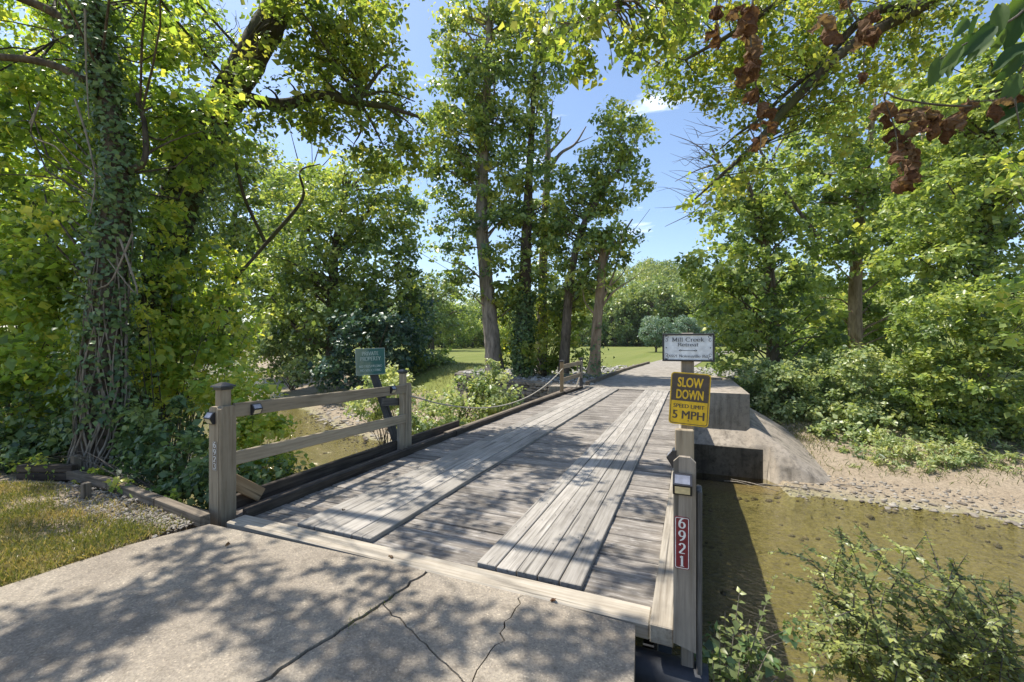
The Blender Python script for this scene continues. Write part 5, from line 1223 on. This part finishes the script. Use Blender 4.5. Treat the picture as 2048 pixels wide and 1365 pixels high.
tree('ivy_trunk_tree', 'straight tree with a dark ivy-covered trunk right of the sycamore', 'tree', [(1047, 748, 20.5, .42), (1048, 640, 20.5, .33), (1052, 500, 20.5, .26), (1057, 380, 20.5, .2), (1064, 250, 20.5, .14), (1070, 120, 20.5, .08), (1076, 20, 20.5, .04)],
     [(1055, 340, 50, 60, 20.5, 1.4), (1065, 230, 55, 60, 20.5, 1.5), (1050, 450, 36, 45, 20.5, 1.1), (1075, 130, 70, 55, 20.5, 1.6), (1050, 545, 34, 40, 20.5, 1.0), (1080, 40, 80, 50, 20.5, 1.6, .8), (1040, 600, 34, 34, 21, .9), (1030, 400, 36, 60, 20.8, 1.1), (1100, 440, 36, 60, 21, 1.1)], 'l_syc', .19, 'barkdark', per=44, spread=.6, cov=2.1, nb=50, br=.05, ivy=(5200, -.2, 3.9, .15, .35, 'l_ivy'), flat=.5, shape='leaf5')
tree('twin_trunk_tree', 'slender tree with bare forked upper limbs behind the ivy trunk', 'tree', [(1084, 748, 22.5, .30), (1084, 640, 22.5, .26), (1087, 500, 22.5, .22), (1092, 400, 22.5, .19), (1096, 300, 22.5, .15), (1092, 240, 22.5, .09), (1090, 200, 22.5, .05)],
     [(1085, 470, 36, 45, 22.5, 1.1, .8), (1090, 550, 34, 35, 22.5, 1, .8), (1088, 400, 32, 35, 22.5, 1, .6), (1105, 345, 25, 30, 22.5, .9, .5)], 'l_syc', .19, 'barkgrey', per=55, spread=.5, cov=2.1, nb=26, br=.05, tint=(.5, .25),
     limbs=[[(1094, 350, 22.5, .11), (1120, 310, 22.5, .085), (1150, 290, 22.5, .06), (1172, 255, 22.5, .03)], [(1096, 310, 22.5, .09), (1120, 285, 22.5, .06), (1142, 260, 22.5, .03)]], bare=[[(1096, 300, 22.5, .08), (1102, 240, 22.5, .05), (1105, 205, 22.5, .03)], [(1108, 280, 22.5, .04), (1118, 255, 22.5, .02), (1122, 235, 22.5, .012)], [(1150, 290, 22.5, .03), (1185, 275, 22.5, .012)]])
tree('forked_tree', 'dark trunk forking right with a spreading leafy top behind the rope fence', 'tree', [(1127, 748, 19.6, .27), (1131, 680, 19.6, .22), (1137, 600, 19.6, .2), (1148, 520, 19.6, .17), (1170, 445, 19.6, .14), (1210, 380, 19.6, .09), (1260, 310, 19.6, .04)],
     [(1150, 430, 48, 40, 19.6, 1.2), (1160, 350, 50, 45, 19.6, 1.3), (1215, 330, 62, 45, 19.6, 1.3), (1262, 290, 45, 42, 19.6, 1.1), (1275, 380, 30, 26, 19.6, .8), (1225, 400, 40, 26, 19.6, 1), (1205, 480, 50, 28, 19.6, 1.1), (1250, 470, 24, 20, 19.6, .6), (1140, 520, 42, 36, 19.6, 1.1), (1240, 235, 55, 40, 19.6, 1.2, .8), (1180, 560, 50, 24, 19.6, 1.0), (1130, 590, 40, 40, 20, 1.0), (1120, 460, 36, 50, 20, 1.0), (1190, 400, 50, 40, 19.8, 1.1)], 'l_syc', .19, 'bark', per=42, spread=.55, cov=2.2, nb=60, br=.05, tint=(.4, .25), flat=.5, shape='leaf5',
     limbs=[[(1137, 600, 19.6, .14), (1180, 540, 19.5, .1), (1225, 500, 19.5, .07), (1265, 440, 19.5, .03)]], bare=[[(1210, 380, 19.6, .05), (1240, 400, 19.6, .03), (1250, 360, 19.6, .015)], [(1225, 500, 19.5, .03), (1265, 465, 19.5, .015), (1300, 420, 19.5, .008)]])
tree('broken_trunk_tree', 'leaning peeling trunk with a broken top beside the far lane', 'tree', [(1187, 750, 18.6, .33), (1190, 715, 18.6, .24), (1194, 650, 18.6, .21), (1200, 590, 18.6, .2), (1204, 530, 18.6, .17), (1210, 470, 18.6, .08)],
     [(1195, 575, 30, 18, 18.6, .8), (1215, 515, 44, 34, 18.6, 1.0), (1180, 500, 34, 34, 18.6, .9), (1200, 460, 36, 30, 18.6, .9), (1165, 560, 30, 24, 18.6, .8)], 'l_syc', .2, 'barkpale', per=36, spread=.4, cov=2.0, nb=14, br=.04, ivy=(260, -.1, 2.4, .13, .4, 'l_ivy'),
     bare=[[(1200, 610, 18.6, .07), (1220, 570, 18.6, .05), (1236, 520, 18.6, .03), (1246, 470, 18.6, .012)], [(1200, 620, 18.6, .07), (1228, 585, 18.6, .045), (1265, 560, 18.6, .02), (1290, 540, 18.6, .008)], [(1220, 575, 18.6, .03), (1248, 545, 18.6, .02), (1258, 505, 18.6, .01)], [(1198, 640, 18.6, .05), (1172, 610, 18.6, .03), (1165, 580, 18.6, .012)], [(1204, 540, 18.6, .06), (1222, 500, 18.6, .03), (1232, 480, 18.6, .01)]])
shrub('bed_undergrowth', 'yellow green undergrowth around the trunks on the stone bed', 'shrub', gz(1090, 21), [(1095, 620, 48, 60, 21.5, 1.2), (1020, 640, 26, 70, 22, 1.0, .8), (1080, 700, 50, 42, 20.5, 1.0), (1150, 650, 34, 50, 21.5, 1, .8), (1012, 700, 24, 34, 21.5, .8, .8), (1135, 710, 30, 30, 20.6, .8), (1150, 590, 40, 30, 21.5, .9, .7)], 'l_over', .19, 40, .45, 2.5, (.55, .22), 26, .02)

# --- right side
tree('bank_tree', 'broad green tree on the right bank overhanging the abutment', 'tree', [(1546, 752, 20, .30), (1546, 680, 20, .27), (1543, 600, 20, .24), (1532, 500, 20, .2), (1512, 420, 20, .15), (1485, 340, 20, .08)],
     [(1450, 540, 85, 50, 19.5, 1.7), (1530, 560, 105, 60, 19.5, 2.2), (1430, 610, 45, 50, 19.5, 1.3), (1490, 640, 75, 70, 19.5, 1.8), (1480, 450, 80, 55, 20, 1.8), (1570, 450, 90, 70, 20.5, 2), (1580, 650, 80, 80, 20.5, 1.8), (1500, 370, 75, 50, 20, 1.6, .8), (1570, 360, 70, 50, 21, 1.6, .8), (1400, 535, 34, 26, 19.3, .9, .8), (1460, 715, 45, 40, 19.5, 1.1)], 'l_right', .22, 'bark', per=46, spread=.5, cov=2.3, nb=70, br=.05, tint=(.4, .2),
     bare=[[(1512, 420, 20, .12), (1490, 400, 20, .1), (1440, 330, 20, .07), (1420, 290, 20, .04)], [(1640, 480, 20, .1), (1580, 400, 20, .08), (1530, 320, 20, .06), (1500, 260, 20, .03)], [(1440, 330, 20, .05), (1400, 340, 20, .03), (1350, 365, 20, .012)], [(1420, 400, 20, .05), (1380, 430, 20, .025), (1330, 455, 20, .01)], [(1440, 330, 20, .04), (1390, 290, 20, .02), (1340, 270, 20, .008)], [(1540, 330, 20, .05), (1560, 290, 20, .04), (1590, 250, 20, .02)]])
# twiggy half dead top
tb = Tubes()
for k in range(70):
    a = D(rng.uniform(1385, 1470), rng.uniform(250, 440), 20); d_ = Vector(RIGHT) * rng.uniform(-1.9, -.4) + Vector((0, 0, rng.uniform(-.5, .8))); m_ = a + d_ * .5 + Vector(rng.normal(size=3) * .15)
    tb.path([a, m_, a + d_], [.016, .01, .004], 4, 0, 3)
tag(mobj('dead_twigs', tb.mesh('dead_twigs'), 'twig'), 'fine bare dead twigs on the sky side of the right bank tree', 'twigs')
tree('tall_right_tree', 'tall tree with a pale trunk showing in the middle of the right woods', 'tree', [(1712, 760, 24, .38), (1710, 640, 24, .33), (1712, 540, 24, .3), (1722, 420, 24, .24), (1738, 300, 24, .16), (1750, 200, 24, .08)],
     [(1660, 290, 90, 70, 24, 2.4, .85), (1740, 240, 95, 75, 24, 2.6, .85), (1650, 400, 90, 70, 24, 2.4), (1760, 360, 100, 80, 24, 2.6), (1690, 480, 75, 50, 23, 2), (1790, 470, 90, 70, 24, 2.4), (1640, 540, 60, 60, 24.5, 2), (1780, 600, 80, 80, 25, 2), (1700, 680, 110, 70, 25.5, 2)], 'l_right', .25, 'barkpale', per=46, spread=.6, cov=2.2, nb=60, br=.06, tint=(.45, .2))
tree('edge_right_tree', 'leafy tree with a dark vine-hung trunk near the right edge', 'tree', [(1965, 900, 17, .3), (1968, 600, 17, .24), (1975, 420, 17, .18), (1985, 300, 17, .12), (1990, 150, 17, .06)],
     [(1900, 260, 100, 90, 17.5, 2.0), (2010, 240, 110, 100, 17, 2.0), (1890, 400, 110, 80, 17, 1.9), (2000, 420, 100, 90, 16.5, 1.8), (1860, 530, 100, 80, 17, 1.8), (1980, 560, 110, 90, 16.5, 1.8), (1930, 160, 110, 60, 18, 2, .8), (2040, 130, 80, 80, 17, 1.8, .8)], 'l_right', .19, 'barkdark', per=46, spread=.48, cov=2.2, nb=60, br=.05, tint=(.5, .2), ivy=(1600, 3, 9, .15, .6, 'l_ivy'))
tree('back_right_tree', 'tall paler tree behind the right woods', 'tree', [(1860, 760, 32, .4), (1850, 500, 32, .3), (1845, 250, 32, .12)], [(1830, 300, 120, 110, 32, 3, .9), (1860, 480, 140, 120, 32, 3), (1600, 620, 110, 90, 30, 2.4, .8), (1960, 330, 120, 140, 32, 3), (1830, 650, 220, 110, 30, 2.5)], 'l_right', .32, 'barkpale', per=50, spread=.8, cov=1.9, nb=30, br=.07, tint=(.55, .2))
shrub('abutment_bush', 'rounded light green bush growing beside the concrete apron', 'bush', gz(1590, 17.5), [(1560, 790, 75, 65, 17, 1.1), (1640, 760, 75, 60, 17.5, 1.1), (1620, 840, 70, 40, 16.5, .9), (1520, 760, 45, 40, 18, .8), (1500, 820, 22, 20, 17.5, .4, .8), (1665, 850, 60, 45, 16, .8), (1700, 905, 48, 34, 15, .6), (1655, 900, 30, 24, 15.4, .4, .8)], 'l_bush', .13, 44, .3, 2.5, (.5, .2), 26, .014)
shrub('honeysuckle_bush', 'large arching honeysuckle bush in the middle of the right bank', 'bush', gz(1760, 16), [(1740, 760, 85, 70, 16.2, 1.2), (1760, 850, 85, 65, 15.6, 1.1), (1700, 880, 50, 45, 15.4, .8), (1820, 800, 70, 80, 16, 1.1), (1735, 905, 70, 36, 14.6, .7), (1660, 885, 45, 36, 15.2, .6), (1820, 890, 60, 36, 14.6, .7)], 'l_bush', .13, 44, .3, 2.5, (.5, .22), 30, .014)
shrub('tall_bank_bush', 'tall dense bush with glossy leaves at the right edge of the bank', 'bush', gz(1960, 15), [(1900, 650, 100, 80, 14.5, 1.2), (2000, 640, 90, 90, 14, 1.2), (1870, 760, 80, 70, 14.5, 1.1), (1970, 770, 100, 80, 14, 1.2), (1930, 850, 90, 50, 14.2, .9), (2040, 860, 70, 60, 14, .9)], 'l_right', .14, 44, .32, 2.6, (.5, .22), 34, .016)
shrub('bank_weeds', 'pale grassy weeds sprawling on the right bank above the shore', 'weed', gz(1880, 14), [(1850, 922, 100, 36, 13.0, .6), (1950, 928, 90, 40, 12.9, .6), (1780, 912, 60, 34, 13.6, .5), (2035, 945, 60, 40, 12.4, .5), (1722, 940, 46, 26, 13.4, .4), (1680, 925, 26, 30, 14, .4, .8), (1860, 880, 110, 30, 14.0, .7), (1985, 885, 90, 34, 13.8, .7), (1800, 962, 60, 12, 12.8, .4, .5), (1930, 975, 70, 14, 12.3, .4, .7), (1750, 972, 60, 12, 12.8, .4, .7), (2010, 995, 60, 14, 11.8, .4, .6), (1860, 990, 50, 9, 12.0, .3, .5)], 'l_bush', .12, 40, .2, 2.0, (.6, .25), 20, .006, 'long')
shrub('near_right_branch', 'bright broad leaves entering at the right edge', 'branch', D(2120, 620, 6), [(2030, 640, 60, 60, 6, .4, .55), (2040, 560, 40, 40, 6.2, .3, .6), (2000, 700, 40, 25, 6, .25, .5), (2045, 330, 40, 60, 6.5, .4, .6)], 'l_vine', .12, 16, .2, 1.7, (.55, .2), 20, .008, 'leaf5')

# --- overhead branches of a tree standing right of the camera
OB = [(2600, 900, 5.2, .22), (2400, 200, 5.6, .2), (2200, -60, 6.0, .16)]
tree('overhanging_tree', 'mossy branches with yellow green leaves reaching in from the upper right', 'tree', [(2900, 1200, 4.6, .3), (2700, 500, 4.9, .26), (2500, 100, 5.2, .2), (2250, -120, 5.6, .15), (1980, -70, 6.0, .11), (1850, 10, 6.2, .09), (1700, 95, 6.3, .075), (1590, 200, 6.4, .06), (1510, 290, 6.5, .04), (1440, 355, 6.6, .025), (1390, 400, 6.6, .012)],
     [(1420, 60, 110, 80, 7.0, 1.0, .85), (1560, 70, 110, 90, 7.0, 1.0, .9), (1690, 60, 100, 90, 6.8, 1.0, .8), (1560, 190, 100, 70, 6.8, .8, .8), (1670, 180, 80, 60, 6.8, .8, .8), (1450, 170, 80, 50, 7.2, .7, .7), (1470, 330, 60, 50, 6.8, .5, .55), (1420, 390, 50, 45, 6.8, .4, .5), (1360, 130, 70, 60, 7.4, .8, .7), (1800, 90, 90, 70, 6.8, .9, .7), (1640, 290, 60, 40, 6.9, .5, .6), (1900, 40, 120, 50, 6.6, .9, .7)],
     'l_over', .075, 'barkmoss', limbs=[[(1850, 10, 6.2, .07), (1740, 30, 6.3, .06), (1640, 130, 6.5, .05), (1560, 200, 6.6, .03), (1470, 290, 6.8, .012)], [(1740, -60, 6.2, .06), (1580, -5, 6.4, .05), (1480, 60, 6.6, .04), (1370, 122, 6.8, .02)], [(1590, 200, 6.4, .03), (1490, 260, 6.6, .02), (1440, 300, 6.7, .01)]], per=26, spread=.22, cov=2.3, nb=75, br=.011, tint=(.6, .22), shape='leaf5')
tree('hanging_branch', 'leafy branch hanging into the top middle of the view', 'branch', [(1560, -330, 4.4, .07), (1450, -190, 4.5, .055), (1330, -70, 4.6, .035), (1230, 10, 4.7, .02), (1150, 50, 4.8, .008)],
     [(1120, 60, 80, 60, 4.8, .5, .7), (1220, 60, 90, 70, 4.7, .6, .9), (1310, 50, 80, 60, 4.7, .6, .9), (1180, 120, 50, 40, 4.8, .35, .6), (1290, 120, 40, 40, 4.7, .3, .6), (1060, 60, 45, 45, 5, .35, .5), (1340, 10, 90, 40, 4.7, .5, .8)], 'l_over', .085, 'bark', per=18, spread=.17, cov=1.7, nb=70, br=.012, tint=(.45, .22), shape='leaf5')

# --- large single leaves close to the camera: each its own part
def bigleaf(seed, curl, width=.62):
    r = np.random.default_rng(seed); nu, nv = (9, 8) if curl > 1 else (6, 5); V, Fc = [], []; ph = r.uniform(0, 6, 4)
    for i in range(nu):
        u = i / (nu - 1); w = width * math.sin(math.pi * min(1, u * .93 + .05)) ** .8 * (1 - .25 * u)
        for j in range(nv):
            v = (j / (nv - 1) - .5); a = v * w * 1.0
            if curl > 1:
                e_ = 1 + .28 * math.sin(u * 11 + ph[0]) * abs(v) * 2; a *= e_; th = a * (3.4 + 1.2 * math.sin(ph[1])); rr = .24
                V.append((u - .25 * u * u + r.normal() * .02, rr * math.sin(th) + .07 * math.sin(u * 7 + ph[2]) + r.normal() * .025, rr * (1 - math.cos(th)) * (1 if ph[3] > 3 else -.8) - .35 * u * u * math.sin(ph[3]) + .06 * math.sin(u * 9 + v * 5 + ph[1]) + r.normal() * .03)); continue
            V.append((u - .12 * curl * u * u + r.normal() * .02 * curl, a * math.cos(curl * abs(v) * 2.2) + r.normal() * .02 * curl, curl * (abs(a) * 1.1 - .35 * u * u) + .05 * abs(v) - .12 * u * u + r.normal() * .045 * curl))
    for i in range(nu - 1):
        for j in range(nv - 1): Fc.append((i * nv + j, i * nv + j + 1, (i + 1) * nv + j + 1, (i + 1) * nv + j))
    me_ = pydata('leaf', V, Fc, curl < 1); a = me_.attributes.new('tint', 'FLOAT', 'FACE'); a.data.foreach_set('value', [r.uniform(.15, .85)] * len(Fc)); return me_
DL = [bigleaf(i, 1.1, 1.25) for i in range(7)]; BL = [bigleaf(i + 20, .22, .5) for i in range(4)]
for q in DL: q.materials.append(M['l_dead'])
for q in BL: q.materials.append(M['l_big'])
def leaf_obj(me_, p, s, d, nrm, parent, name='leaf'):
    d = Vector(d).normalized(); n_ = Vector(nrm); n_ = (n_ - d * n_.dot(d)).normalized(); y_ = n_.cross(d)
    o_ = bpy.data.objects.new(name, me_); o_.matrix_world = Matrix.Translation(p) @ Matrix((d, y_, n_)).transposed().to_4x4() @ Matrix.Scale(s, 4); return link(o_, parent)
def dead_spray(label, stem, pts, Z, s0=52):
    t = thing('dead_leaf_spray', D(*stem[0], Z), label, 'dead leaves')
    tb = Tubes(); tb.path([D(a, b_, Z) for a, b_ in stem], np.linspace(.006, .002, len(stem)), 5, .05, 4)
    for a, b_, s in pts:
        p = D(a, b_, Z + rng.uniform(-.06, .06)); q = min((D(x_, y_, Z) for x_, y_ in stem_pts(stem)), key=lambda v: (v - p).length)
        tb.path([q, (q + p) / 2 + Vector((0, 0, .01)), p], [.002, .0018, .0015], 4, 0, 2)
        for _k in range(2):
            leaf_obj(DL[int(rng.integers(7))], p, s0 * s / F * Z * rng.uniform(.7, 1.15), Vector((0, 0, -1)) + Vector(rng.normal(size=3) * .45), rng.normal(size=3) + np.array([SN, -CS, 0]) * .5, t)
    mobj('stem', tb.mesh('stem'), 'twig', t)
def stem_pts(stem):
    return [(a[0] + (b_[0] - a[0]) * k / 6, a[1] + (b_[1] - a[1]) * k / 6) for a, b_ in zip(stem[:-1], stem[1:]) for k in range(7)]
dead_spray('longest string of brown dead leaves hanging at the upper right', [(1512, -40), (1500, 60), (1512, 170), (1522, 260), (1520, 310)], [(1505, 15, 1.2), (1500, 60, 1.2), (1503, 100, 1), (1490, 132, 1), (1510, 135, 1), (1515, 178, .9), (1517, 212, .9), (1525, 245, .8), (1522, 275, .7)], 2.3)
dead_spray('short brown dead leaves at the top edge left of the longest string', [(1440, -40), (1432, 20), (1440, 80)], [(1425, 20, 1), (1432, 55, 1), (1472, 15, 1), (1478, 40, .8)], 2.3)
dead_spray('brown dead leaf clusters on the mossy branch at the upper right', [(1690, -40), (1700, 20), (1725, 60), (1728, 160)], [(1650, 35, 1), (1660, 60, 1), (1690, 0, 1), (1718, 55, 1), (1738, 65, 1), (1742, 28, .8), (1727, 148, .5)], 2.4)
dead_spray('drooping brown dead leaves in the middle of the right-hand foliage', [(1960, 215), (1880, 212), (1800, 200), (1768, 190), (1790, 260), (1800, 330), (1815, 350)], [(1765, 208, .9), (1775, 228, .9), (1800, 222, .8), (1790, 258, .9), (1785, 285, .8), (1812, 288, .8), (1828, 300, .8), (1790, 305, .7), (1835, 245, .8), (1845, 218, .9), (1870, 222, .8), (1885, 245, 1), (1808, 325, .9), (1822, 335, .9), (1808, 355, .8)], 2.2)
dead_spray('two broad brown dead leaves near the right edge', [(2060, 170), (2000, 200), (1940, 205)], [(1928, 228, 1.2), (1948, 205, .8), (1985, 210, 1), (2035, 190, 1)], 2.2)
t = thing('large_leaf_branch', D(2080, -20, 2.2), 'large dark green leaves close by in the upper right corner', 'branch')
tb = Tubes(); stem = [(2100, -60), (2050, 20), (1990, 60), (1930, 90), (1880, 120)]; tb.path([D(a, b_, 2.2) for a, b_ in stem], np.linspace(.008, .003, 5), 5, 0, 4)
st2 = [(2100, 40), (2060, 110), (2030, 180), (2040, 260)]; tb.path([D(a, b_, 2.2) for a, b_ in st2], np.linspace(.007, .003, 4), 5, 0, 4); mobj('stem', tb.mesh('stem'), 'twig', t)
for a, b_, s in ((1885, 115, 100), (1910, 100, 80), (1940, 70, 95), (1925, 95, 70), (1965, 70, 90), (1990, 55, 100), (1985, 80, 80), (2020, 40, 100), (2040, 20, 110), (2010, 60, 70), (2035, 150, 100), (2045, 110, 90), (2030, 190, 90), (2048, 210, 100), (2055, 90, 110), (2060, 240, 90), (1960, 30, 80), (2000, 10, 90), (1935, 40, 70), (2060, -10, 100)):
    dd = Vector(RIGHT) * rng.uniform(-1, .1) + Vector((0, 0, rng.uniform(-1, -.35))) + Vector(FWD) * rng.uniform(-.2, .2)
    leaf_obj(BL[int(rng.integers(4))], D(a, b_, 2.2 + rng.uniform(-.08, .08)), s * .72 / F * 2.2, dd, np.array([SN, -CS, .6]) + rng.normal(size=3) * .5, t)

# --- foreground shrubs at the lower right
def spray(L, tb, path, step, size, tint, m=1.0):
    P, R = smooth_path(path, np.linspace(.006, .0015, len(path)), 8); tb.add(P, R, 4)
    seg = np.linalg.norm(np.diff(P, axis=0), axis=1); cum = np.r_[0, np.cumsum(seg)]; s = np.arange(cum[-1] * .12, cum[-1], step)
    Q = np.stack([np.interp(s, cum, P[:, i]) for i in range(3)], 1); T = np.gradient(Q, axis=0) if len(Q) > 2 else None
    if T is None: return
    T = unit(T); side = unit(np.cross(T, UP + rng.normal(size=3) * .3)); n = len(Q)
    for sg in (-1, 1):
        tg = unit(side * sg + T * .8 + rng.normal(size=(n, 3)) * .22)
        L.add(Q, size * rng.uniform(.75, 1.2, n) * np.interp(np.linspace(0, 1, n), [0, .8, 1], [1, 1, .6]), tint + rng.normal(size=n) * .16 + .25 * np.linspace(0, 1, n) ** 3, unit(UP * .9 + rng.normal(size=(n, 3)) * .35), tg)
t = thing('privet_shrub', D(1880, 1480, 3.4), 'small-leaved privet with arching sprays over the water at the lower right', 'shrub')
L, tb = Leaves(), Tubes()
ends = [(1650, 1062), (1625, 1105), (1615, 1145), (1690, 1060), (1745, 1070), (1800, 1100), (1860, 1110), (1905, 1120), (1960, 1150), (2010, 1155), (2048, 1140), (1580, 1240), (1640, 1230), (1620, 1290), (1700, 1180), (1760, 1160), (1830, 1190), (1900, 1220), (1960, 1240), (2030, 1245), (1700, 1290), (1780, 1260), (1850, 1300), (1920, 1330), (2000, 1300), (1660, 1340), (1760, 1340), (2040, 1340), (1870, 1360), (1980, 1365)]
for rep in range(2):
    for ex, ey in ends:
        Zb = rng.uniform(2.9, 3.7); ex2, ey2 = ex + rng.normal() * (8 if rep == 0 else 50), ey + rng.normal() * 6 + (0 if rep == 0 else abs(rng.normal()) * 70)
        a = D(rng.uniform(1700, 2150), rng.uniform(1400, 1500), Zb + .1); e_ = D(ex2, ey2, Zb); m_ = a.lerp(e_, .5) + Vector((0, 0, .26))
        path = [a, m_, e_]; spray(L, tb, path, .030, .050, .5)
        for k in range(5):
            f = rng.uniform(.3, .9); s_ = a.lerp(m_, f / .55) if f < .55 else m_.lerp(e_, (f - .55) / .45); q = s_ + Vector(rng.normal(size=3) * .17) + (e_ - a) * rng.uniform(.02, .14) + Vector((0, 0, -.03))
            spray(L, tb, [s_, s_.lerp(q, .5) + Vector((0, 0, .02)), q], .028, .046, .6)
mobj('stem', tb.mesh('stem'), 'twig', t); mobj('foliage', L.mesh('foliage', 'leaf5'), 'l_privet', t)
t = thing('bank_sapling', D(1480, 1480, 3.0), 'broad-leaved sapling growing up beside the foot of the right post', 'shrub')
L, tb = Leaves(), Tubes()
for ex, ey, bx, Zb in ((1552, 1150, 1470, 3.0), (1480, 1180, 1450, 3.0), (1590, 1330, 1500, 2.8), (1440, 1260, 1440, 2.9), (1500, 1240, 1460, 3.1), (1545, 1290, 1490, 2.9), (1425, 1320, 1430, 2.8), (1480, 1330, 1470, 2.8), (1520, 1350, 1500, 2.7), (1450, 1225, 1450, 3.2)):
    a, e_ = D(bx, 1430, Zb), D(ex, ey, Zb); spray(L, tb, [a, a.lerp(e_, .5) + Vector((.0, 0, .05)), e_], .062, .075, .4)
mobj('stem', tb.mesh('stem'), 'vine', t); mobj('foliage', L.mesh('foliage', 'leaf5'), 'l_privet', t)
shrub('shaded_weeds', 'dark leafy weeds under the post beside the water', 'weed', D(1450, 1400, 3.0), [(1440, 1310, 50, 40, 3.1, .25, .8), (1500, 1340, 60, 40, 3.0, .25, .7), (1560, 1255, 30, 22, 3.4, .15, .5)], 'l_ivy', .055, 30, .1, 1.8, (.4, .2), 14, .005, 'leaf5')

# --- wires
wr = thing('overhead_wires', D(905, 577, 95), 'dark overhead wires slanting down behind the creek trees', 'wire')
for (a, b_) in (((430, 270, 26), (912, 582, 95)), ((560, 330, 26), (1010, 600, 95))):
    pa, pb = D(*a), D(*b_); tb = Tubes(); tb.path([pa.lerp(pb, s) - Vector((0, 0, 1.2 * 4 * s * (1 - s) * .5)) for s in np.linspace(0, 1, 8)], np.linspace(.02, .045, 8), 5, 0, 3); mobj('cable', tb.mesh('cable'), 'wire', wr)
# --- fallen leaves
for px, py, lb in ((690, 1024, 'dry brown leaf cluster on the left plank track'), (778, 1115, 'small brown leaf on the threshold beam'), (1112, 1204, 'dead leaf at the top of the right-hand concrete crack'), (450, 1097, 'yellow leaf lying on the concrete near the threshold'), (1345, 1080, 'brown leaf caught against the right curb')):
    p = G(px, py, .012 if px != 450 else .004); q = DL[int(rng.integers(7))].copy(); q.materials.clear(); q.materials.append(M['l_dead'])
    o = leaf_obj(q, p + Vector((0, 0, .012)), .05, (rng.normal(), rng.normal(), 0), (0, 0, 1), None, 'fallen_leaf'); tag(o, lb, 'fallen leaf', 'fallen leaves')

# --- the air
hb = bpy.data.meshes.new('haze'); bm = bmesh.new(); bmesh.ops.create_cube(bm, size=1); bmesh.ops.scale(bm, vec=(1430, 1430, 130), verts=bm.verts); bmesh.ops.translate(bm, vec=(-3.5, 9, 65 - 4.2), verts=bm.verts); bm.to_mesh(hb); bm.free()
hm = bpy.data.materials.new('haze'); hm.use_nodes = True; ht = hm.node_tree
for n in list(ht.nodes): ht.nodes.remove(n)
ho = ht.nodes.new('ShaderNodeOutputMaterial'); hv = ht.nodes.new('ShaderNodeVolumePrincipled'); hv.inputs['Density'].default_value = .0001; hv.inputs['Color'].default_value = (.86, .92, 1, 1); hv.inputs['Anisotropy'].default_value = .2
ht.links.new(hv.outputs[0], ho.inputs['Volume']); hb.materials.append(hm)
tag(link(bpy.data.objects.new('haze', hb)), 'thin summer haze over the field and hill', 'haze', kind='stuff')
